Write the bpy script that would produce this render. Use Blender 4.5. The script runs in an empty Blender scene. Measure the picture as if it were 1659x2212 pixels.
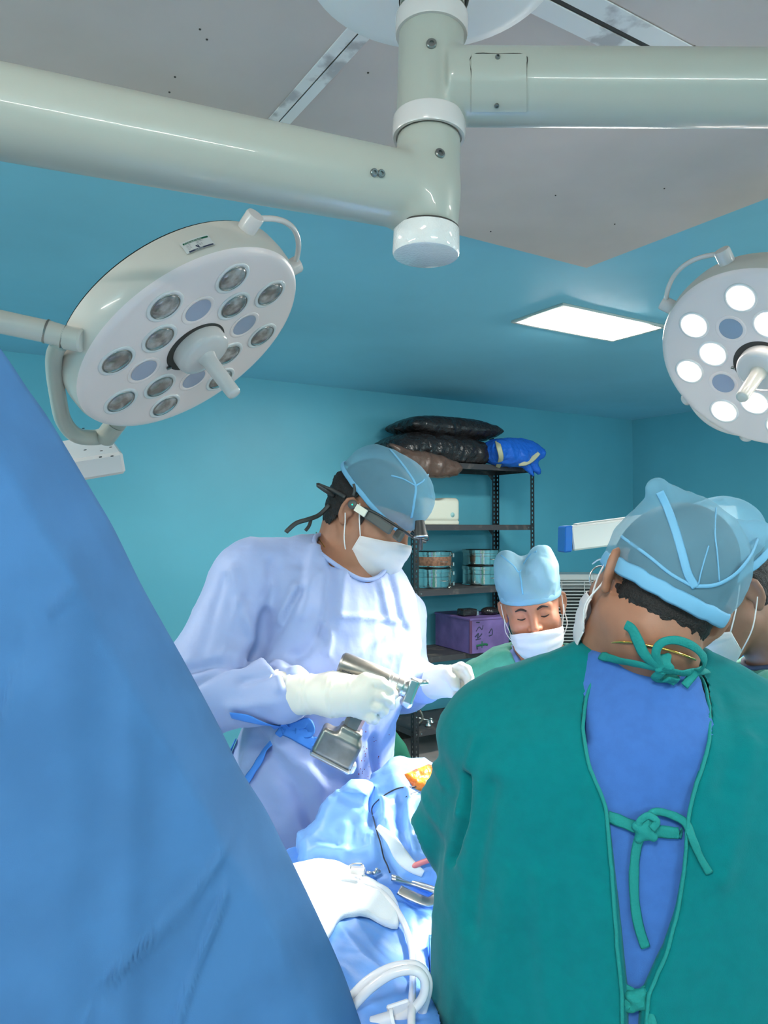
import bpy, math, random
import numpy as np
from mathutils import Vector, Matrix
random.seed(4); np.random.seed(4)
C = bpy.context.scene.collection
sc = bpy.context.scene

# ------------------------------------------------------------------ camera
F0, CX, CY, CAMZ = 1620.0, 829.5, 1106.0, 1.62          # focal length and centre in pixels of the 1659x2212 frame
PITCH = math.atan(29/F0)
cd = bpy.data.cameras.new('camera'); cam = bpy.data.objects.new('camera', cd); C.objects.link(cam)
cam.location = (0, 0, CAMZ); cam.rotation_euler = (math.pi/2+PITCH, 0, 0)
cd.sensor_fit = 'HORIZONTAL'; cd.sensor_width = 36; cd.lens = 36*F0/1659; cd.clip_start = .02
sc.camera = cam
FW = np.array([0, math.cos(PITCH), math.sin(PITCH)]); UP = np.array([0, -math.sin(PITCH), math.cos(PITCH)])
CAM = np.array([0, 0, CAMZ])
def ray(px, py): return np.array([1., 0, 0])*(px-CX)/F0+FW+UP*(CY-py)/F0
def P(px, py, Y):                                        # pixel + distance -> world point
    d = ray(px, py); return CAM+d*(Y/d[1])
# ------------------------------------------------------------------ world, exposure
w = bpy.data.worlds.new('world'); sc.world = w; w.use_nodes = True
w.node_tree.nodes['Background'].inputs[0].default_value = (.75, .87, 1, 1)
w.node_tree.nodes['Background'].inputs[1].default_value = .05
sc.view_settings.view_transform = 'Standard'; sc.view_settings.look = 'None'
sc.view_settings.gamma = 1; sc.view_settings.use_curve_mapping = False
sc.view_settings.exposure = 0.0
PANEL_E, FILL_TUBE_E, LAMP_W = 85.0, 165.0, 54.0
# ------------------------------------------------------------------ room frame
VA = np.array([.8486, .529, 0]); VB = np.array([-.529, .8486, 0]); ZZ = np.array([0, 0, 1.])
ROOM = np.array([2.36, 7.11, 0]); CEIL = 2.62
def RW(u, v, z): return ROOM+VA*u+VB*v+ZZ*z             # u,v <= 0 inside the room
ROOMM = Matrix(((VA[0], VB[0], 0, ROOM[0]), (VA[1], VB[1], 0, ROOM[1]), (0, 0, 1, 0), (0, 0, 0, 1)))

# ------------------------------------------------------------------ materials
MATS = {}
def mat(name, col, rough=.5, metal=0, bump=None, mottle=None, spec=.5, sheen=0, trans=0, transp=0, emit=None, coat=0, sss=0, transl=0, ior=1.45):
    m = bpy.data.materials.new(name); m.use_nodes = True; nt = m.node_tree; b = nt.nodes['Principled BSDF']
    b.inputs['Base Color'].default_value = (*col, 1); b.inputs['Roughness'].default_value = rough
    b.inputs['Metallic'].default_value = metal; b.inputs['Specular IOR Level'].default_value = spec
    b.inputs['Transmission Weight'].default_value = trans; b.inputs['IOR'].default_value = ior
    b.inputs['Coat Weight'].default_value = coat
    if sheen: b.inputs['Sheen Weight'].default_value = sheen
    if sss:
        b.inputs['Subsurface Weight'].default_value = sss; b.inputs['Subsurface Radius'].default_value = (.012, .005, .003); b.inputs['Subsurface Scale'].default_value = .6
    if emit: b.inputs['Emission Color'].default_value = (*emit[0], 1); b.inputs['Emission Strength'].default_value = emit[1]
    tc = nt.nodes.new('ShaderNodeTexCoord')
    if mottle:                                            # colour grain: (scale, amount[, second colour])
        n = nt.nodes.new('ShaderNodeTexNoise'); n.inputs['Scale'].default_value = mottle[0]; n.inputs['Detail'].default_value = 6
        nt.links.new(tc.outputs['Object'], n.inputs['Vector'])
        mx = nt.nodes.new('ShaderNodeMixRGB'); mx.inputs[1].default_value = (*col, 1)
        c2 = mottle[2] if len(mottle) > 2 else tuple(max(0, c*(1-mottle[1])) for c in col)
        mx.inputs[2].default_value = (*c2, 1)
        cr = nt.nodes.new('ShaderNodeValToRGB'); cr.color_ramp.elements[0].position = mottle[3] if len(mottle) > 3 else .4; cr.color_ramp.elements[1].position = mottle[4] if len(mottle) > 4 else .65
        nt.links.new(n.outputs['Fac'], cr.inputs['Fac']); nt.links.new(cr.outputs['Color'], mx.inputs[0]); nt.links.new(mx.outputs[0], b.inputs['Base Color'])
    if bump:                                              # list of (scale, strength, distance)
        last = None
        for s_, st, di in bump:
            n = nt.nodes.new('ShaderNodeTexNoise'); n.inputs['Scale'].default_value = s_; n.inputs['Detail'].default_value = 4
            nt.links.new(tc.outputs['Object'], n.inputs['Vector'])
            bp = nt.nodes.new('ShaderNodeBump'); bp.inputs['Strength'].default_value = st; bp.inputs['Distance'].default_value = di
            nt.links.new(n.outputs['Fac'], bp.inputs['Height'])
            if last: nt.links.new(last.outputs[0], bp.inputs['Normal'])
            last = bp
        nt.links.new(last.outputs[0], b.inputs['Normal'])
    out = nt.nodes['Material Output']; sh = b.outputs[0]
    if transl:
        t = nt.nodes.new('ShaderNodeBsdfTranslucent'); t.inputs[0].default_value = (*[min(1, c*1.3) for c in col], 1)
        a = nt.nodes.new('ShaderNodeMixShader'); a.inputs[0].default_value = transl
        nt.links.new(sh, a.inputs[1]); nt.links.new(t.outputs[0], a.inputs[2]); sh = a.outputs[0]
    if transp:
        t = nt.nodes.new('ShaderNodeBsdfTransparent'); t.inputs[0].default_value = (1, 1, 1, 1)
        a = nt.nodes.new('ShaderNodeMixShader'); a.inputs[0].default_value = transp
        nt.links.new(sh, a.inputs[1]); nt.links.new(t.outputs[0], a.inputs[2]); sh = a.outputs[0]
    if transl or transp: nt.links.new(sh, out.inputs[0])
    MATS[name] = m; return m
WEAVE = [(900, .25, .001), (14, .35, .01)]
mat('wall_paint', (.125, .47, .59), .42, bump=[(60, .05, .002)], mottle=(1.2, .1))
mat('ceiling_paint', (.27, .66, .84), .5, bump=[(40, .08, .002)], mottle=(.9, .12))
mat('grey_laminate', (.66, .55, .51), .6, bump=[(500, .08, .001)], mottle=(3, .08))
mat('joint_white', (.86, .82, .80), .5, mottle=(9, .15, (.5, .45, .44), .55, .62))
mat('dark_gap', (.05, .045, .04), .7)
mat('floor_vinyl', (.42, .39, .37), .45, mottle=(5, .3))
mat('enamel', (.42, .43, .375), .32, coat=.3, bump=[(350, .06, .001)])
mat('enamel_white', (.66, .62, .60), .25, coat=.4)
mat('enamel_cream', (.62, .59, .53), .3, coat=.3)
mat('panel_frame', (.6, .6, .55), .35, metal=.4)
mat('led', (1, 1, 1), .5, emit=((1, .975, .91), PANEL_E))
mat('lens_dark', (.16, .13, .115), .12, coat=1, mottle=(35, .5, (.42, .38, .36)))
mat('lens_ring', (.80, .78, .77), .3, bump=[(700, .6, .002)], coat=.4)
mat('lens_lit', (1, .93, .88), .4, emit=((1, .90, .82), 16.0))
mat('blank_disc', (.33, .38, .50), .12, coat=.8)
mat('face_paint', (.88, .75, .72), .3, coat=.3)
mat('steel_screw', (.28, .29, .28), .3, metal=1)
mat('black_hole', (.01, .01, .01), .8)
mat('steel', (.74, .72, .69), .3, metal=1, bump=[(40, .05, .002)])
mat('canopy_white', (.88, .84, .82), .4)
mat('steel_mirror', (.62, .62, .58), .14, metal=1, bump=[(30, .3, .004)])
mat('rust_band', (.28, .14, .085), .6, mottle=(60, .5))
mat('tool_metal', (.30, .29, .26), .34, metal=.85, mottle=(30, .25))
mat('rack_black', (.018, .022, .026), .45)
mat('rack_board', (.05, .05, .055), .6, mottle=(12, .4, (.16, .14, .12), .55, .75))
mat('bag_black', (.022, .02, .021), .2, bump=[(18, 1, .02), (60, .3, .004)])
mat('bag_brown', (.10, .06, .045), .35, bump=[(18, .7, .012)])
mat('plastic_blue', (.02, .16, .72), .22, bump=[(35, .9, .01)], transl=.15)
mat('tape', (.50, .50, .33), .55)
mat('cream_plastic', (.74, .74, .62), .35)
mat('purple_card', (.20, .13, .36), .5, mottle=(7, .35))
mat('ink', (.03, .04, .08), .7)
mat('ink_green', (.01, .12, .06), .7)
mat('sticker_white', (.62, .63, .62), .6)
mat('sticker_text', (.75, .78, .75), .6)
mat('white_panel', (.80, .80, .76), .35)
mat('blue_trim', (.01, .16, .60), .35)
mat('cooler_grey', (.50, .53, .52), .4)
mat('cooler_dark', (.02, .028, .03), .7)
mat('gown_green', (.0, .175, .182), .9, bump=[(700, .35, .001), (9, .35, .012)], spec=.15, sheen=.08, mottle=(60, .07))
mat('gown_mint', (.09, .43, .31), .85, bump=[(600, .35, .001), (16, .5, .012)], sheen=.2, mottle=(30, .18))
mat('hem_green', (.005, .235, .215), .8, bump=[(300, .5, .002)])
mat('scrub_blue', (.045, .15, .46), .85, bump=[(800, .3, .001)], mottle=(60, .08))
mat('gown_blue', (.31, .39, .64), .55, bump=[(10, .35, .012), (900, .1, .001)], sheen=.2)
mat('tie_blue', (.06, .25, .72), .6)
mat('drape_blue', (.06, .195, .43), .8, bump=[(1100, .22, .001), (7, .2, .01)], mottle=(12, .14), transl=.12)
mat('sheet_blue', (.14, .36, .86), .42, bump=[(1200, .2, .001), (11, .3, .01)])
mat('sheet_light', (.22, .44, .88), .35, bump=[(1200, .2, .001), (11, .3, .01)])
mat('glare_gauze_white', (.80, .86, .90), .7, bump=[(500, .3, .002)])  # white of the gauze, and of the sheet that paints the drape's glare
mat('skin_mid', (.40, .185, .11), .5, sss=.12, bump=[(260, .15, .001)], mottle=(22, .14))
mat('skin_tan', (.50, .20, .115), .48, sss=.12, bump=[(240, .18, .001)], mottle=(22, .15))
mat('skin_dark', (.32, .17, .115), .5, sss=.12, bump=[(260, .15, .001)], mottle=(22, .14))
mat('lip', (.33, .10, .08), .5)
mat('eye_white', (.5, .42, .38), .2)
mat('hair', (.012, .010, .009), .55, bump=[(400, .9, .003)])
mat('brow', (.035, .02, .016), .8)
mat('cap_blue', (.25, .53, .69), .75, transp=.48, transl=.25, bump=[(22, .5, .006), (900, .2, .001)])
mat('cap_pale', (.36, .62, .76), .75, transp=.22, transl=.25, bump=[(22, .5, .006), (900, .2, .001)])
mat('cap_seam', (.19, .48, .72), .7, transp=.1)
mat('mask_white', (.80, .78, .80), .75, transl=.15, bump=[(500, .2, .001), (20, .3, .004)])
mat('mask_strap', (.85, .85, .85), .7)
mat('latex', (.76, .74, .66), .42, bump=[(14, .35, .008)], sss=.1)
mat('latex_red', (.72, .30, .17), .42)
mat('gold', (.85, .52, .12), .25, metal=1)
mat('black_plastic', (.035, .037, .037), .4)
mat('grey_plastic', (.085, .09, .085), .45)
mat('led_green', (0, .7, .4), .4, emit=((0, 1, .6), 1.5))
mat('glass', (.9, .92, .92), .02, trans=.9, spec=.6)
mat('tube_clear', (.86, .87, .90), .18, transp=.18, coat=.5)
mat('tube_red', (.70, .20, .22), .35)
mat('cable_black', (.03, .03, .04), .5)
mat('iodine_skin', (.85, .26, .02), .35, mottle=(30, .6, (.75, .06, .03), .45, .6), bump=[(40, .8, .01)])
mat('blood', (.28, .01, .015), .5)
mat('scrub_trouser', (.05, .20, .22), .85)
mat('shoe', (.10, .10, .11), .5)
mat('table_pad', (.03, .03, .035), .5)

# ------------------------------------------------------------------ object helpers
def link(o, parent=None):
    C.objects.link(o)
    if parent is not None:
        o.parent = parent
        o.matrix_parent_inverse = Matrix.Identity(4)
    return o
def tag(o, label=None, cat=None, group=None, kind=None):
    if label: o['label'] = label
    if cat: o['category'] = cat
    if group: o['group'] = group
    if kind: o['kind'] = kind
    return o
def thing(name, loc, label=None, cat=None, group=None, mw=None):
    o = bpy.data.objects.new(name, None); C.objects.link(o); o.empty_display_size = .05
    if mw is not None: o.matrix_world = mw
    else: o.location = tuple(float(c) for c in loc)
    tag(o, label, cat, group); return o
def root_of(o):
    while o.parent: o = o.parent
    return o
def mk(name, V, F, m, parent=None, smooth=True, local=False, angle=None):
    """one mesh object. Vertices are given in world space (or in the root's space when local)"""
    V = np.asarray(V, dtype=np.float64).reshape(-1, 3)
    if parent is not None and not local:
        r = root_of(parent); Mi = np.array(r.matrix_basis.inverted()); V = V@Mi[:3, :3].T+Mi[:3, 3]
    me = bpy.data.meshes.new(name)
    if isinstance(F, np.ndarray) and F.ndim == 2:
        k = F.shape[1]; me.vertices.add(len(V)); me.vertices.foreach_set('co', V.astype(np.float32).ravel())
        me.loops.add(F.size); me.loops.foreach_set('vertex_index', F.astype(np.int32).ravel())
        me.polygons.add(len(F)); me.polygons.foreach_set('loop_start', np.arange(0, F.size, k, dtype=np.int32))
        me.update(calc_edges=True)
    else: me.from_pydata([tuple(v) for v in V], [], [tuple(int(i) for i in f) for f in F]); me.update()
    me.polygons.foreach_set('use_smooth', np.full(len(me.polygons), smooth)); me.validate()
    mm = m if isinstance(m, (list, tuple)) else [m]
    for q in mm: me.materials.append(MATS[q] if isinstance(q, str) else q)
    o = bpy.data.objects.new(name, me); link(o, parent)
    if smooth and angle is not None:
        import bmesh
        bm = bmesh.new(); bm.from_mesh(me)
        for e in bm.edges:
            if len(e.link_faces) == 2 and e.calc_face_angle(0) > angle: e.smooth = False
        bm.to_mesh(me); bm.free()
    return o
def join(parts):
    V = []; F = []; n = 0
    for v, f in parts:
        v = np.asarray(v, float).reshape(-1, 3); V.append(v); F += [tuple(int(i)+n for i in q) for q in f]; n += len(v)
    return np.concatenate(V), F
def box(c, s, M=None, bev=0):
    """(verts, faces) of a box with chamfered edges; M columns = axes"""
    c = np.asarray(c, float); h = np.asarray(s, float)/2
    if bev <= 0:
        V = np.array([[x, y, z] for x in (-1, 1) for y in (-1, 1) for z in (-1, 1)])*h
        F = [(0, 1, 3, 2), (4, 6, 7, 5), (0, 4, 5, 1), (2, 3, 7, 6), (0, 2, 6, 4), (1, 5, 7, 3)]
    else:
        V = []; idx = {}
        for sx in (-1, 1):
            for sy in (-1, 1):
                for sz in (-1, 1):
                    sg = np.array([sx, sy, sz])
                    for ax in range(3):
                        o = h-bev; o = o.copy(); o[ax] = h[ax]; idx[(sx, sy, sz, ax)] = len(V); V.append(sg*o)
        V = np.array(V); F = []
        for ax in range(3):
            a, b = [(1, 2), (2, 0), (0, 1)][ax]
            for s_ in (-1, 1):
                q = []
                for (p, r) in ((-1, -1), (1, -1), (1, 1), (-1, 1)):
                    k = [0, 0, 0]; k[ax] = s_; k[a] = p; k[b] = r; q.append(idx[(*k, ax)])
                F.append(q if s_ > 0 else q[::-1])
        for ax in range(3):
            a, b = [(1, 2), (2, 0), (0, 1)][ax]
            for p in (-1, 1):
                for r in (-1, 1):
                    k0 = [0, 0, 0]; k1 = [0, 0, 0]; k0[ax] = -1; k1[ax] = 1; k0[a] = k1[a] = p; k0[b] = k1[b] = r
                    q = [idx[(*k0, a)], idx[(*k1, a)], idx[(*k1, b)], idx[(*k0, b)]]
                    F.append(q if p*r < 0 else q[::-1])
        for sx in (-1, 1):
            for sy in (-1, 1):
                for sz in (-1, 1):
                    q = [idx[(sx, sy, sz, k)] for k in range(3)]
                    F.append(q if sx*sy*sz > 0 else q[::-1])
    if M is not None: V = V@np.asarray(M).T
    return V+c, F
def fr(n, u=(0, 0, 1)):
    """frame whose third column is n"""
    n = np.asarray(n, float); n = n/np.linalg.norm(n); u = np.asarray(u, float)
    if abs(np.dot(n, u/np.linalg.norm(u))) > .98: u = np.array([1., 0, 0])
    u = u-np.dot(u, n)*n; u /= np.linalg.norm(u); return np.stack([u, np.cross(n, u), n], 1)
def lathe(prof, o, n, seg=32, u=(0, 0, 1)):
    """prof: list of (radius, height along n)"""
    M = fr(n, u); o = np.asarray(o, float); V = []; F = []; rows = []
    for r, h in prof:
        if r <= 1e-6: rows.append([len(V)]); V.append(o+M[:, 2]*h)
        else:
            rows.append(list(range(len(V), len(V)+seg)))
            for k in range(seg):
                a = 2*math.pi*k/seg; V.append(o+M[:, 0]*r*math.cos(a)+M[:, 1]*r*math.sin(a)+M[:, 2]*h)
    for a, b in zip(rows, rows[1:]):
        for k in range(seg):
            k2 = (k+1) % seg
            if len(a) == 1 and len(b) == 1: continue
            if len(a) == 1: F.append((a[0], b[k2], b[k]))
            elif len(b) == 1: F.append((a[k], a[k2], b[0]))
            else: F.append((a[k], a[k2], b[k2], b[k]))
    return np.array(V), F
def cyl(a, b, r, seg=20, r2=None, bev=0):
    a = np.asarray(a, float); b = np.asarray(b, float); L = np.linalg.norm(b-a); r2 = r if r2 is None else r2
    if bev: pr = [(0, 0), (r-bev, 0), (r, bev), (r2, L-bev), (r2-bev, L), (0, L)]
    else: pr = [(0, 0), (r, 0), (r2, L), (0, L)]
    return lathe(pr, a, b-a, seg)
def smoothline(pts, n=8, closed=False):
    pts = np.asarray(pts, float); N = len(pts); out = []
    rng = range(N if closed else N-1)
    for i in rng:
        g = lambda k: pts[k % N] if closed else pts[min(max(k, 0), N-1)]
        p0, p1, p2, p3 = g(i-1), g(i), g(i+1), g(i+2)
        for t in np.arange(n)/n:
            out.append(.5*((2*p1)+(-p0+p2)*t+(2*p0-5*p1+4*p2-p3)*t*t+(-p0+3*p1-3*p2+p3)*t**3))
    if not closed: out.append(pts[-1])
    return np.array(out)
def tube(pts, r, seg=8, n=6, closed=False, flat=None, smooth=True, nrm=None):
    """sweep a circle (or an ellipse r x flat, flat side along nrm) along a smoothed line"""
    rad_in = isinstance(r, (list, tuple, np.ndarray))
    p = smoothline(pts, n, closed) if smooth else np.asarray(pts, float)
    if rad_in:
        rr = smoothline(np.array([[q, 0, 0] for q in r]), n, closed)[:, 0] if smooth else np.asarray(r)
    else: rr = np.full(len(p), r)
    N = len(p); T = np.zeros_like(p)
    for i in range(N):
        a = p[(i-1) % N] if closed else p[max(i-1, 0)]; b = p[(i+1) % N] if closed else p[min(i+1, N-1)]
        T[i] = (b-a)/(np.linalg.norm(b-a)+1e-12)
    U = fr(T[0])[:, 0]; V = []
    for i in range(N):
        if nrm is not None:
            q = np.asarray(nrm[i] if np.ndim(nrm) == 2 else nrm, float); U = q-np.dot(q, T[i])*T[i]
        else: U = U-np.dot(U, T[i])*T[i]
        U /= np.linalg.norm(U)+1e-12; W = np.cross(T[i], U)
        for k in range(seg):
            a = 2*math.pi*k/seg; fl = rr[i] if flat is None else flat
            V.append(p[i]+U*fl*math.cos(a)+W*rr[i]*math.sin(a))
    F = []
    for i in range(N if closed else N-1):
        j = (i+1) % N
        for k in range(seg):
            k2 = (k+1) % seg; F.append((i*seg+k, i*seg+k2, j*seg+k2, j*seg+k))
    if not closed: F.append(tuple(range(seg))[::-1]); F.append(tuple((N-1)*seg+k for k in range(seg)))
    return np.array(V), F

# ------------------------------------------------------------------ signed distance modelling
def smin(a, b, k):
    h = np.maximum(k-np.abs(a-b), 0)/k; return np.minimum(a, b)-h*h*k*.25
def smax(a, b, k): return -smin(-a, -b, k)
def caps(p, a, b, ra, rb=None):
    rb = ra if rb is None else rb; a = np.asarray(a, np.float32); b = np.asarray(b, np.float32); ba = b-a
    h = np.clip((p-a)@ba/float(ba@ba+1e-12), 0, 1); q = p-a-h[:, None]*ba
    return np.sqrt((q*q).sum(1))-(ra+(rb-ra)*h)
def chain(p, pts, rs, k=0):
    d = None
    for i in range(len(pts)-1):
        e = caps(p, pts[i], pts[i+1], rs[i], rs[i+1]); d = e if d is None else (smin(d, e, k) if k else np.minimum(d, e))
    return d
def ell(p, c, r, M=None):
    q = p-np.asarray(c, np.float32)
    if M is not None: q = q@np.asarray(M, np.float32)
    r = np.asarray(r, np.float32); k0 = np.sqrt(((q/r)**2).sum(1)); k1 = np.sqrt(((q/(r*r))**2).sum(1))+1e-6
    return k0*(k0-1)/k1
def sph(p, c, r): q = p-np.asarray(c, np.float32); return np.sqrt((q*q).sum(1))-r
def rbox(p, c, h, r, M=None):
    q = p-np.asarray(c, np.float32)
    if M is not None: q = q@np.asarray(M, np.float32)
    q = np.abs(q)-(np.asarray(h, np.float32)-r)
    return np.sqrt((np.maximum(q, 0)**2).sum(1))+np.minimum(q.max(1), 0)-r
def loft(p, rows, yaw=0, e=2.4, kz=.05):
    """rows (z, cx, cy, rx, ry) ascending in z"""
    R = np.array(rows, np.float32); z = p[:, 2]
    g = lambda k: np.interp(z, R[:, 0], R[:, k])
    x = p[:, 0]-g(1); y = p[:, 1]-g(2); ca, sa = math.cos(yaw), math.sin(yaw)
    x, y = x*ca+y*sa, -x*sa+y*ca; rx = g(3); ry = g(4)
    k = ((np.abs(x)/rx)**e+(np.abs(y)/ry)**e)**(1/e)
    d = (k-1)*np.minimum(rx, ry)
    return smax(smax(d, z-R[-1, 0], kz), R[0, 0]-z, .02)
def axis(lo, hi, h, fine=None, hf=None):
    if fine is None: return np.arange(lo, hi+h, h).astype(np.float32)
    a, b = max(fine[0], lo), min(fine[1], hi); out = list(np.arange(a, b, hf)); x = out[-1]
    st = hf
    while x < hi: st = min(h, st*1.25); x += st; out.append(x)
    x = out[0]; st = hf; pre = []
    while x > lo: st = min(h, st*1.25); x -= st; pre.append(x)
    return np.array(pre[::-1]+out, np.float32)
def grad(f, v, e=.0015):
    d0 = f(v); G = np.zeros_like(v)
    for k in range(3):
        q = v.copy(); q[:, k] += e; G[:, k] = (f(q)-d0)/e
    return d0, G
def iso(f, xs, ys, zs, proj=2):
    B = 4; n = [int(math.ceil(len(a)/B)*B) for a in (xs, ys, zs)]
    def pad(a, m):
        while len(a) < m: a = np.append(a, a[-1]+(a[-1]-a[-2]))
        return a.astype(np.float32)
    xs, ys, zs = pad(xs, n[0]), pad(ys, n[1]), pad(zs, n[2])
    cen = [a.reshape(-1, B).mean(1) for a in (xs, ys, zs)]; hw = [np.append(a[B::B], a[-1]+(a[-1]-a[-2]))-a[::B] for a in (xs, ys, zs)]
    G = np.stack(np.meshgrid(*cen, indexing='ij'), -1).reshape(-1, 3).astype(np.float32); Dc = f(G).astype(np.float32).reshape([len(c) for c in cen])
    diag = np.sqrt(hw[0][:, None, None]**2+hw[1][None, :, None]**2+hw[2][None, None, :]**2)*1.3+.004
    near = np.abs(Dc) < diag
    D = np.repeat(np.repeat(np.repeat(Dc, B, 0), B, 1), B, 2)
    bi = np.argwhere(near); off = np.stack(np.meshgrid(*[np.arange(B)]*3, indexing='ij'), -1).reshape(-1, 3)
    CH = 30000
    for s in range(0, len(bi), CH):
        I = (bi[s:s+CH, None, :]*B+off[None]).reshape(-1, 3)
        D[I[:, 0], I[:, 1], I[:, 2]] = f(np.stack([xs[I[:, 0]], ys[I[:, 1]], zs[I[:, 2]]], 1))
    S = D < 0
    cs = S[:-1, :-1, :-1].astype(np.int8)
    for o in ((1, 0, 0), (0, 1, 0), (0, 0, 1), (1, 1, 0), (1, 0, 1), (0, 1, 1), (1, 1, 1)):
        cs = cs+S[o[0]:S.shape[0]-1+o[0], o[1]:S.shape[1]-1+o[1], o[2]:S.shape[2]-1+o[2]]
    act = (cs > 0) & (cs < 8); idx = np.full(act.shape, -1, np.int64); A = np.argwhere(act); idx[act] = np.arange(len(A))
    acc = np.zeros((len(A), 3)); cnt = np.zeros(len(A)); ax = (xs, ys, zs)
    for a in range(3):
        b, c = [(1, 2), (0, 2), (0, 1)][a]
        for ob in (0, 1):
            for oc in (0, 1):
                i0 = A.copy(); i0[:, b] += ob; i0[:, c] += oc; i1 = i0.copy(); i1[:, a] += 1
                d0 = D[i0[:, 0], i0[:, 1], i0[:, 2]]; d1 = D[i1[:, 0], i1[:, 1], i1[:, 2]]
                m = (d0 < 0) != (d1 < 0); t = np.where(m, d0/(d0-d1+1e-20), 0)
                p = np.stack([ax[k][i0[:, k]] for k in range(3)], 1).astype(float)
                p[:, a] += t*(ax[a][i1[:, a]]-ax[a][i0[:, a]])
                acc[m] += p[m]; cnt[m] += 1
    V = (acc/np.maximum(cnt, 1)[:, None]).astype(np.float32)
    Q = []
    for a in range(3):
        b, c = [(1, 2), (2, 0), (0, 1)][a]
        s0 = [slice(None)]*3; s1 = [slice(None)]*3; s0[a] = slice(0, -1); s1[a] = slice(1, None)
        E = S[tuple(s0)] != S[tuple(s1)]; I = np.argwhere(E)
        I = I[(I[:, b] > 0) & (I[:, c] > 0) & (I[:, b] < S.shape[b]-1) & (I[:, c] < S.shape[c]-1)]
        def at(db, dc):
            J = I.copy(); J[:, b] += db; J[:, c] += dc; return idx[J[:, 0], J[:, 1], J[:, 2]]
        q = np.stack([at(-1, -1), at(0, -1), at(0, 0), at(-1, 0)], 1)
        ins = S[I[:, 0], I[:, 1], I[:, 2]]; q[~ins] = q[~ins][:, ::-1]; q = q[(q >= 0).all(1)]; Q.append(q)
    Q = np.concatenate(Q)
    # one pass of smoothing then back to the surface
    for it in range(proj):
        s = np.zeros_like(V); c = np.zeros(len(V))
        for k in range(4):
            np.add.at(s, Q[:, k], V[Q[:, (k+1) % 4]]); np.add.at(s, Q[:, k], V[Q[:, (k+3) % 4]]); np.add.at(c, Q[:, k], 2)
        V = (V*.5+.5*s/np.maximum(c, 1)[:, None]).astype(np.float32)
        d, G = grad(f, V); g2 = (G*G).sum(1)+1e-6; st = np.clip(d/g2, -.01, .01)
        V = (V-G*st[:, None]).astype(np.float32)
    return V, Q
def normals(V, Q):
    a = V[Q[:, 2]]-V[Q[:, 0]]; b = V[Q[:, 3]]-V[Q[:, 1]]; n = np.cross(a, b); N = np.zeros_like(V, dtype=float)
    for k in range(Q.shape[1]): np.add.at(N, Q[:, k], n)
    return N/(np.linalg.norm(N, axis=1)[:, None]+1e-12)
def dropfaces(V, Q, keep):
    """keep faces whose vertices all satisfy the mask, then drop unused vertices"""
    Q = Q[keep[Q].all(1)]; u = np.unique(Q); m = np.full(len(V), -1); m[u] = np.arange(len(u)); return V[u], m[Q]
def hashn(i, j, k, s):
    h = (i*374761393+j*668265263+k*2147483647+s*974634777) & 0xffffffff
    h = ((h ^ (h >> 13))*1274126177) & 0xffffffff; return ((h ^ (h >> 16)) & 0xffff)/32767.5-1
def vnoise(p, sc_=1, s=0):
    p = np.asarray(p, float)*sc_; i = np.floor(p).astype(np.int64); t = p-i; t = t*t*t*(t*(t*6-15)+10); r = 0
    for a in (0, 1):
        for b in (0, 1):
            for c in (0, 1):
                w_ = (t[:, 0] if a else 1-t[:, 0])*(t[:, 1] if b else 1-t[:, 1])*(t[:, 2] if c else 1-t[:, 2])
                r = r+w_*hashn(i[:, 0]+a, i[:, 1]+b, i[:, 2]+c, s)
    return r
def crumple(p, sc_, s=0, stretch=(1, 1, 1)):
    """sharp, cloth like ridges in -1..1"""
    p = np.asarray(p, float)*np.array(stretch); w_ = p+.25/sc_*np.stack([vnoise(p, sc_*.8, s+k) for k in (11, 12, 13)], 1)
    return (1-2*np.abs(vnoise(w_, sc_, s)))*.65+(1-2*np.abs(vnoise(w_, sc_*2.1, s+5)))*.35
def segdist(p, line):
    d = np.full(len(p), 9.)
    for a, b in zip(line, line[1:]): d = np.minimum(d, caps(p, a, b, 0))
    return d
def crease(V, line, w_, a): d = segdist(V, line); return a*np.exp(-(d/w_)**2)
def march(f, o, d, tmax=4, t0=0.):
    """first hit of rays o+t d with f=0, or the nearest pass when a ray misses"""
    o = np.atleast_2d(o).astype(np.float32); d = np.atleast_2d(d).astype(np.float32); d = d/np.linalg.norm(d, axis=1)[:, None]
    t = np.full(len(d), t0, np.float32); bt = t.copy(); bs = np.full(len(d), 9., np.float32)
    for k in range(170):
        s = f(o+d*t[:, None]); m = np.abs(s) < bs; bs[m] = np.abs(s[m]); bt[m] = t[m]; t = t+np.clip(s*.6, -.02, .15)
        if np.all((np.abs(s) < 4e-4) | (t > tmax)): break
    return o+d*bt[:, None]
def hit(f, pxs, t0=.5):
    """points of the surface f=0 seen at the given pixels"""
    return march(f, np.tile(CAM, (len(pxs), 1)), np.array([ray(*q) for q in pxs]), 8, t0)
class Surf:
    """ray casting onto a finished mesh"""
    def __init__(s, V, Q):
        from mathutils.bvhtree import BVHTree
        s.t = BVHTree.FromPolygons([tuple(map(float, v)) for v in V], [tuple(map(int, q)) for q in Q])
    def hit(s, pxs, off=0.):
        out = []; N = []; last = 1.5
        for q in pxs:
            d = Vector(ray(q[0], q[1])).normalized(); p, n, i, t = s.t.ray_cast(Vector(CAM), d)
            if p is None: p = Vector(CAM)+d*last; n = Vector((0, -1, .3)).normalized()
            else: last = t
            if n.dot(d) > 0: n = -n
            out.append(np.array(p)+np.array(n)*(off+(q[2] if len(q) > 2 else 0))); N.append(np.array(n))
        return np.array(out), np.array(N)
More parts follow.
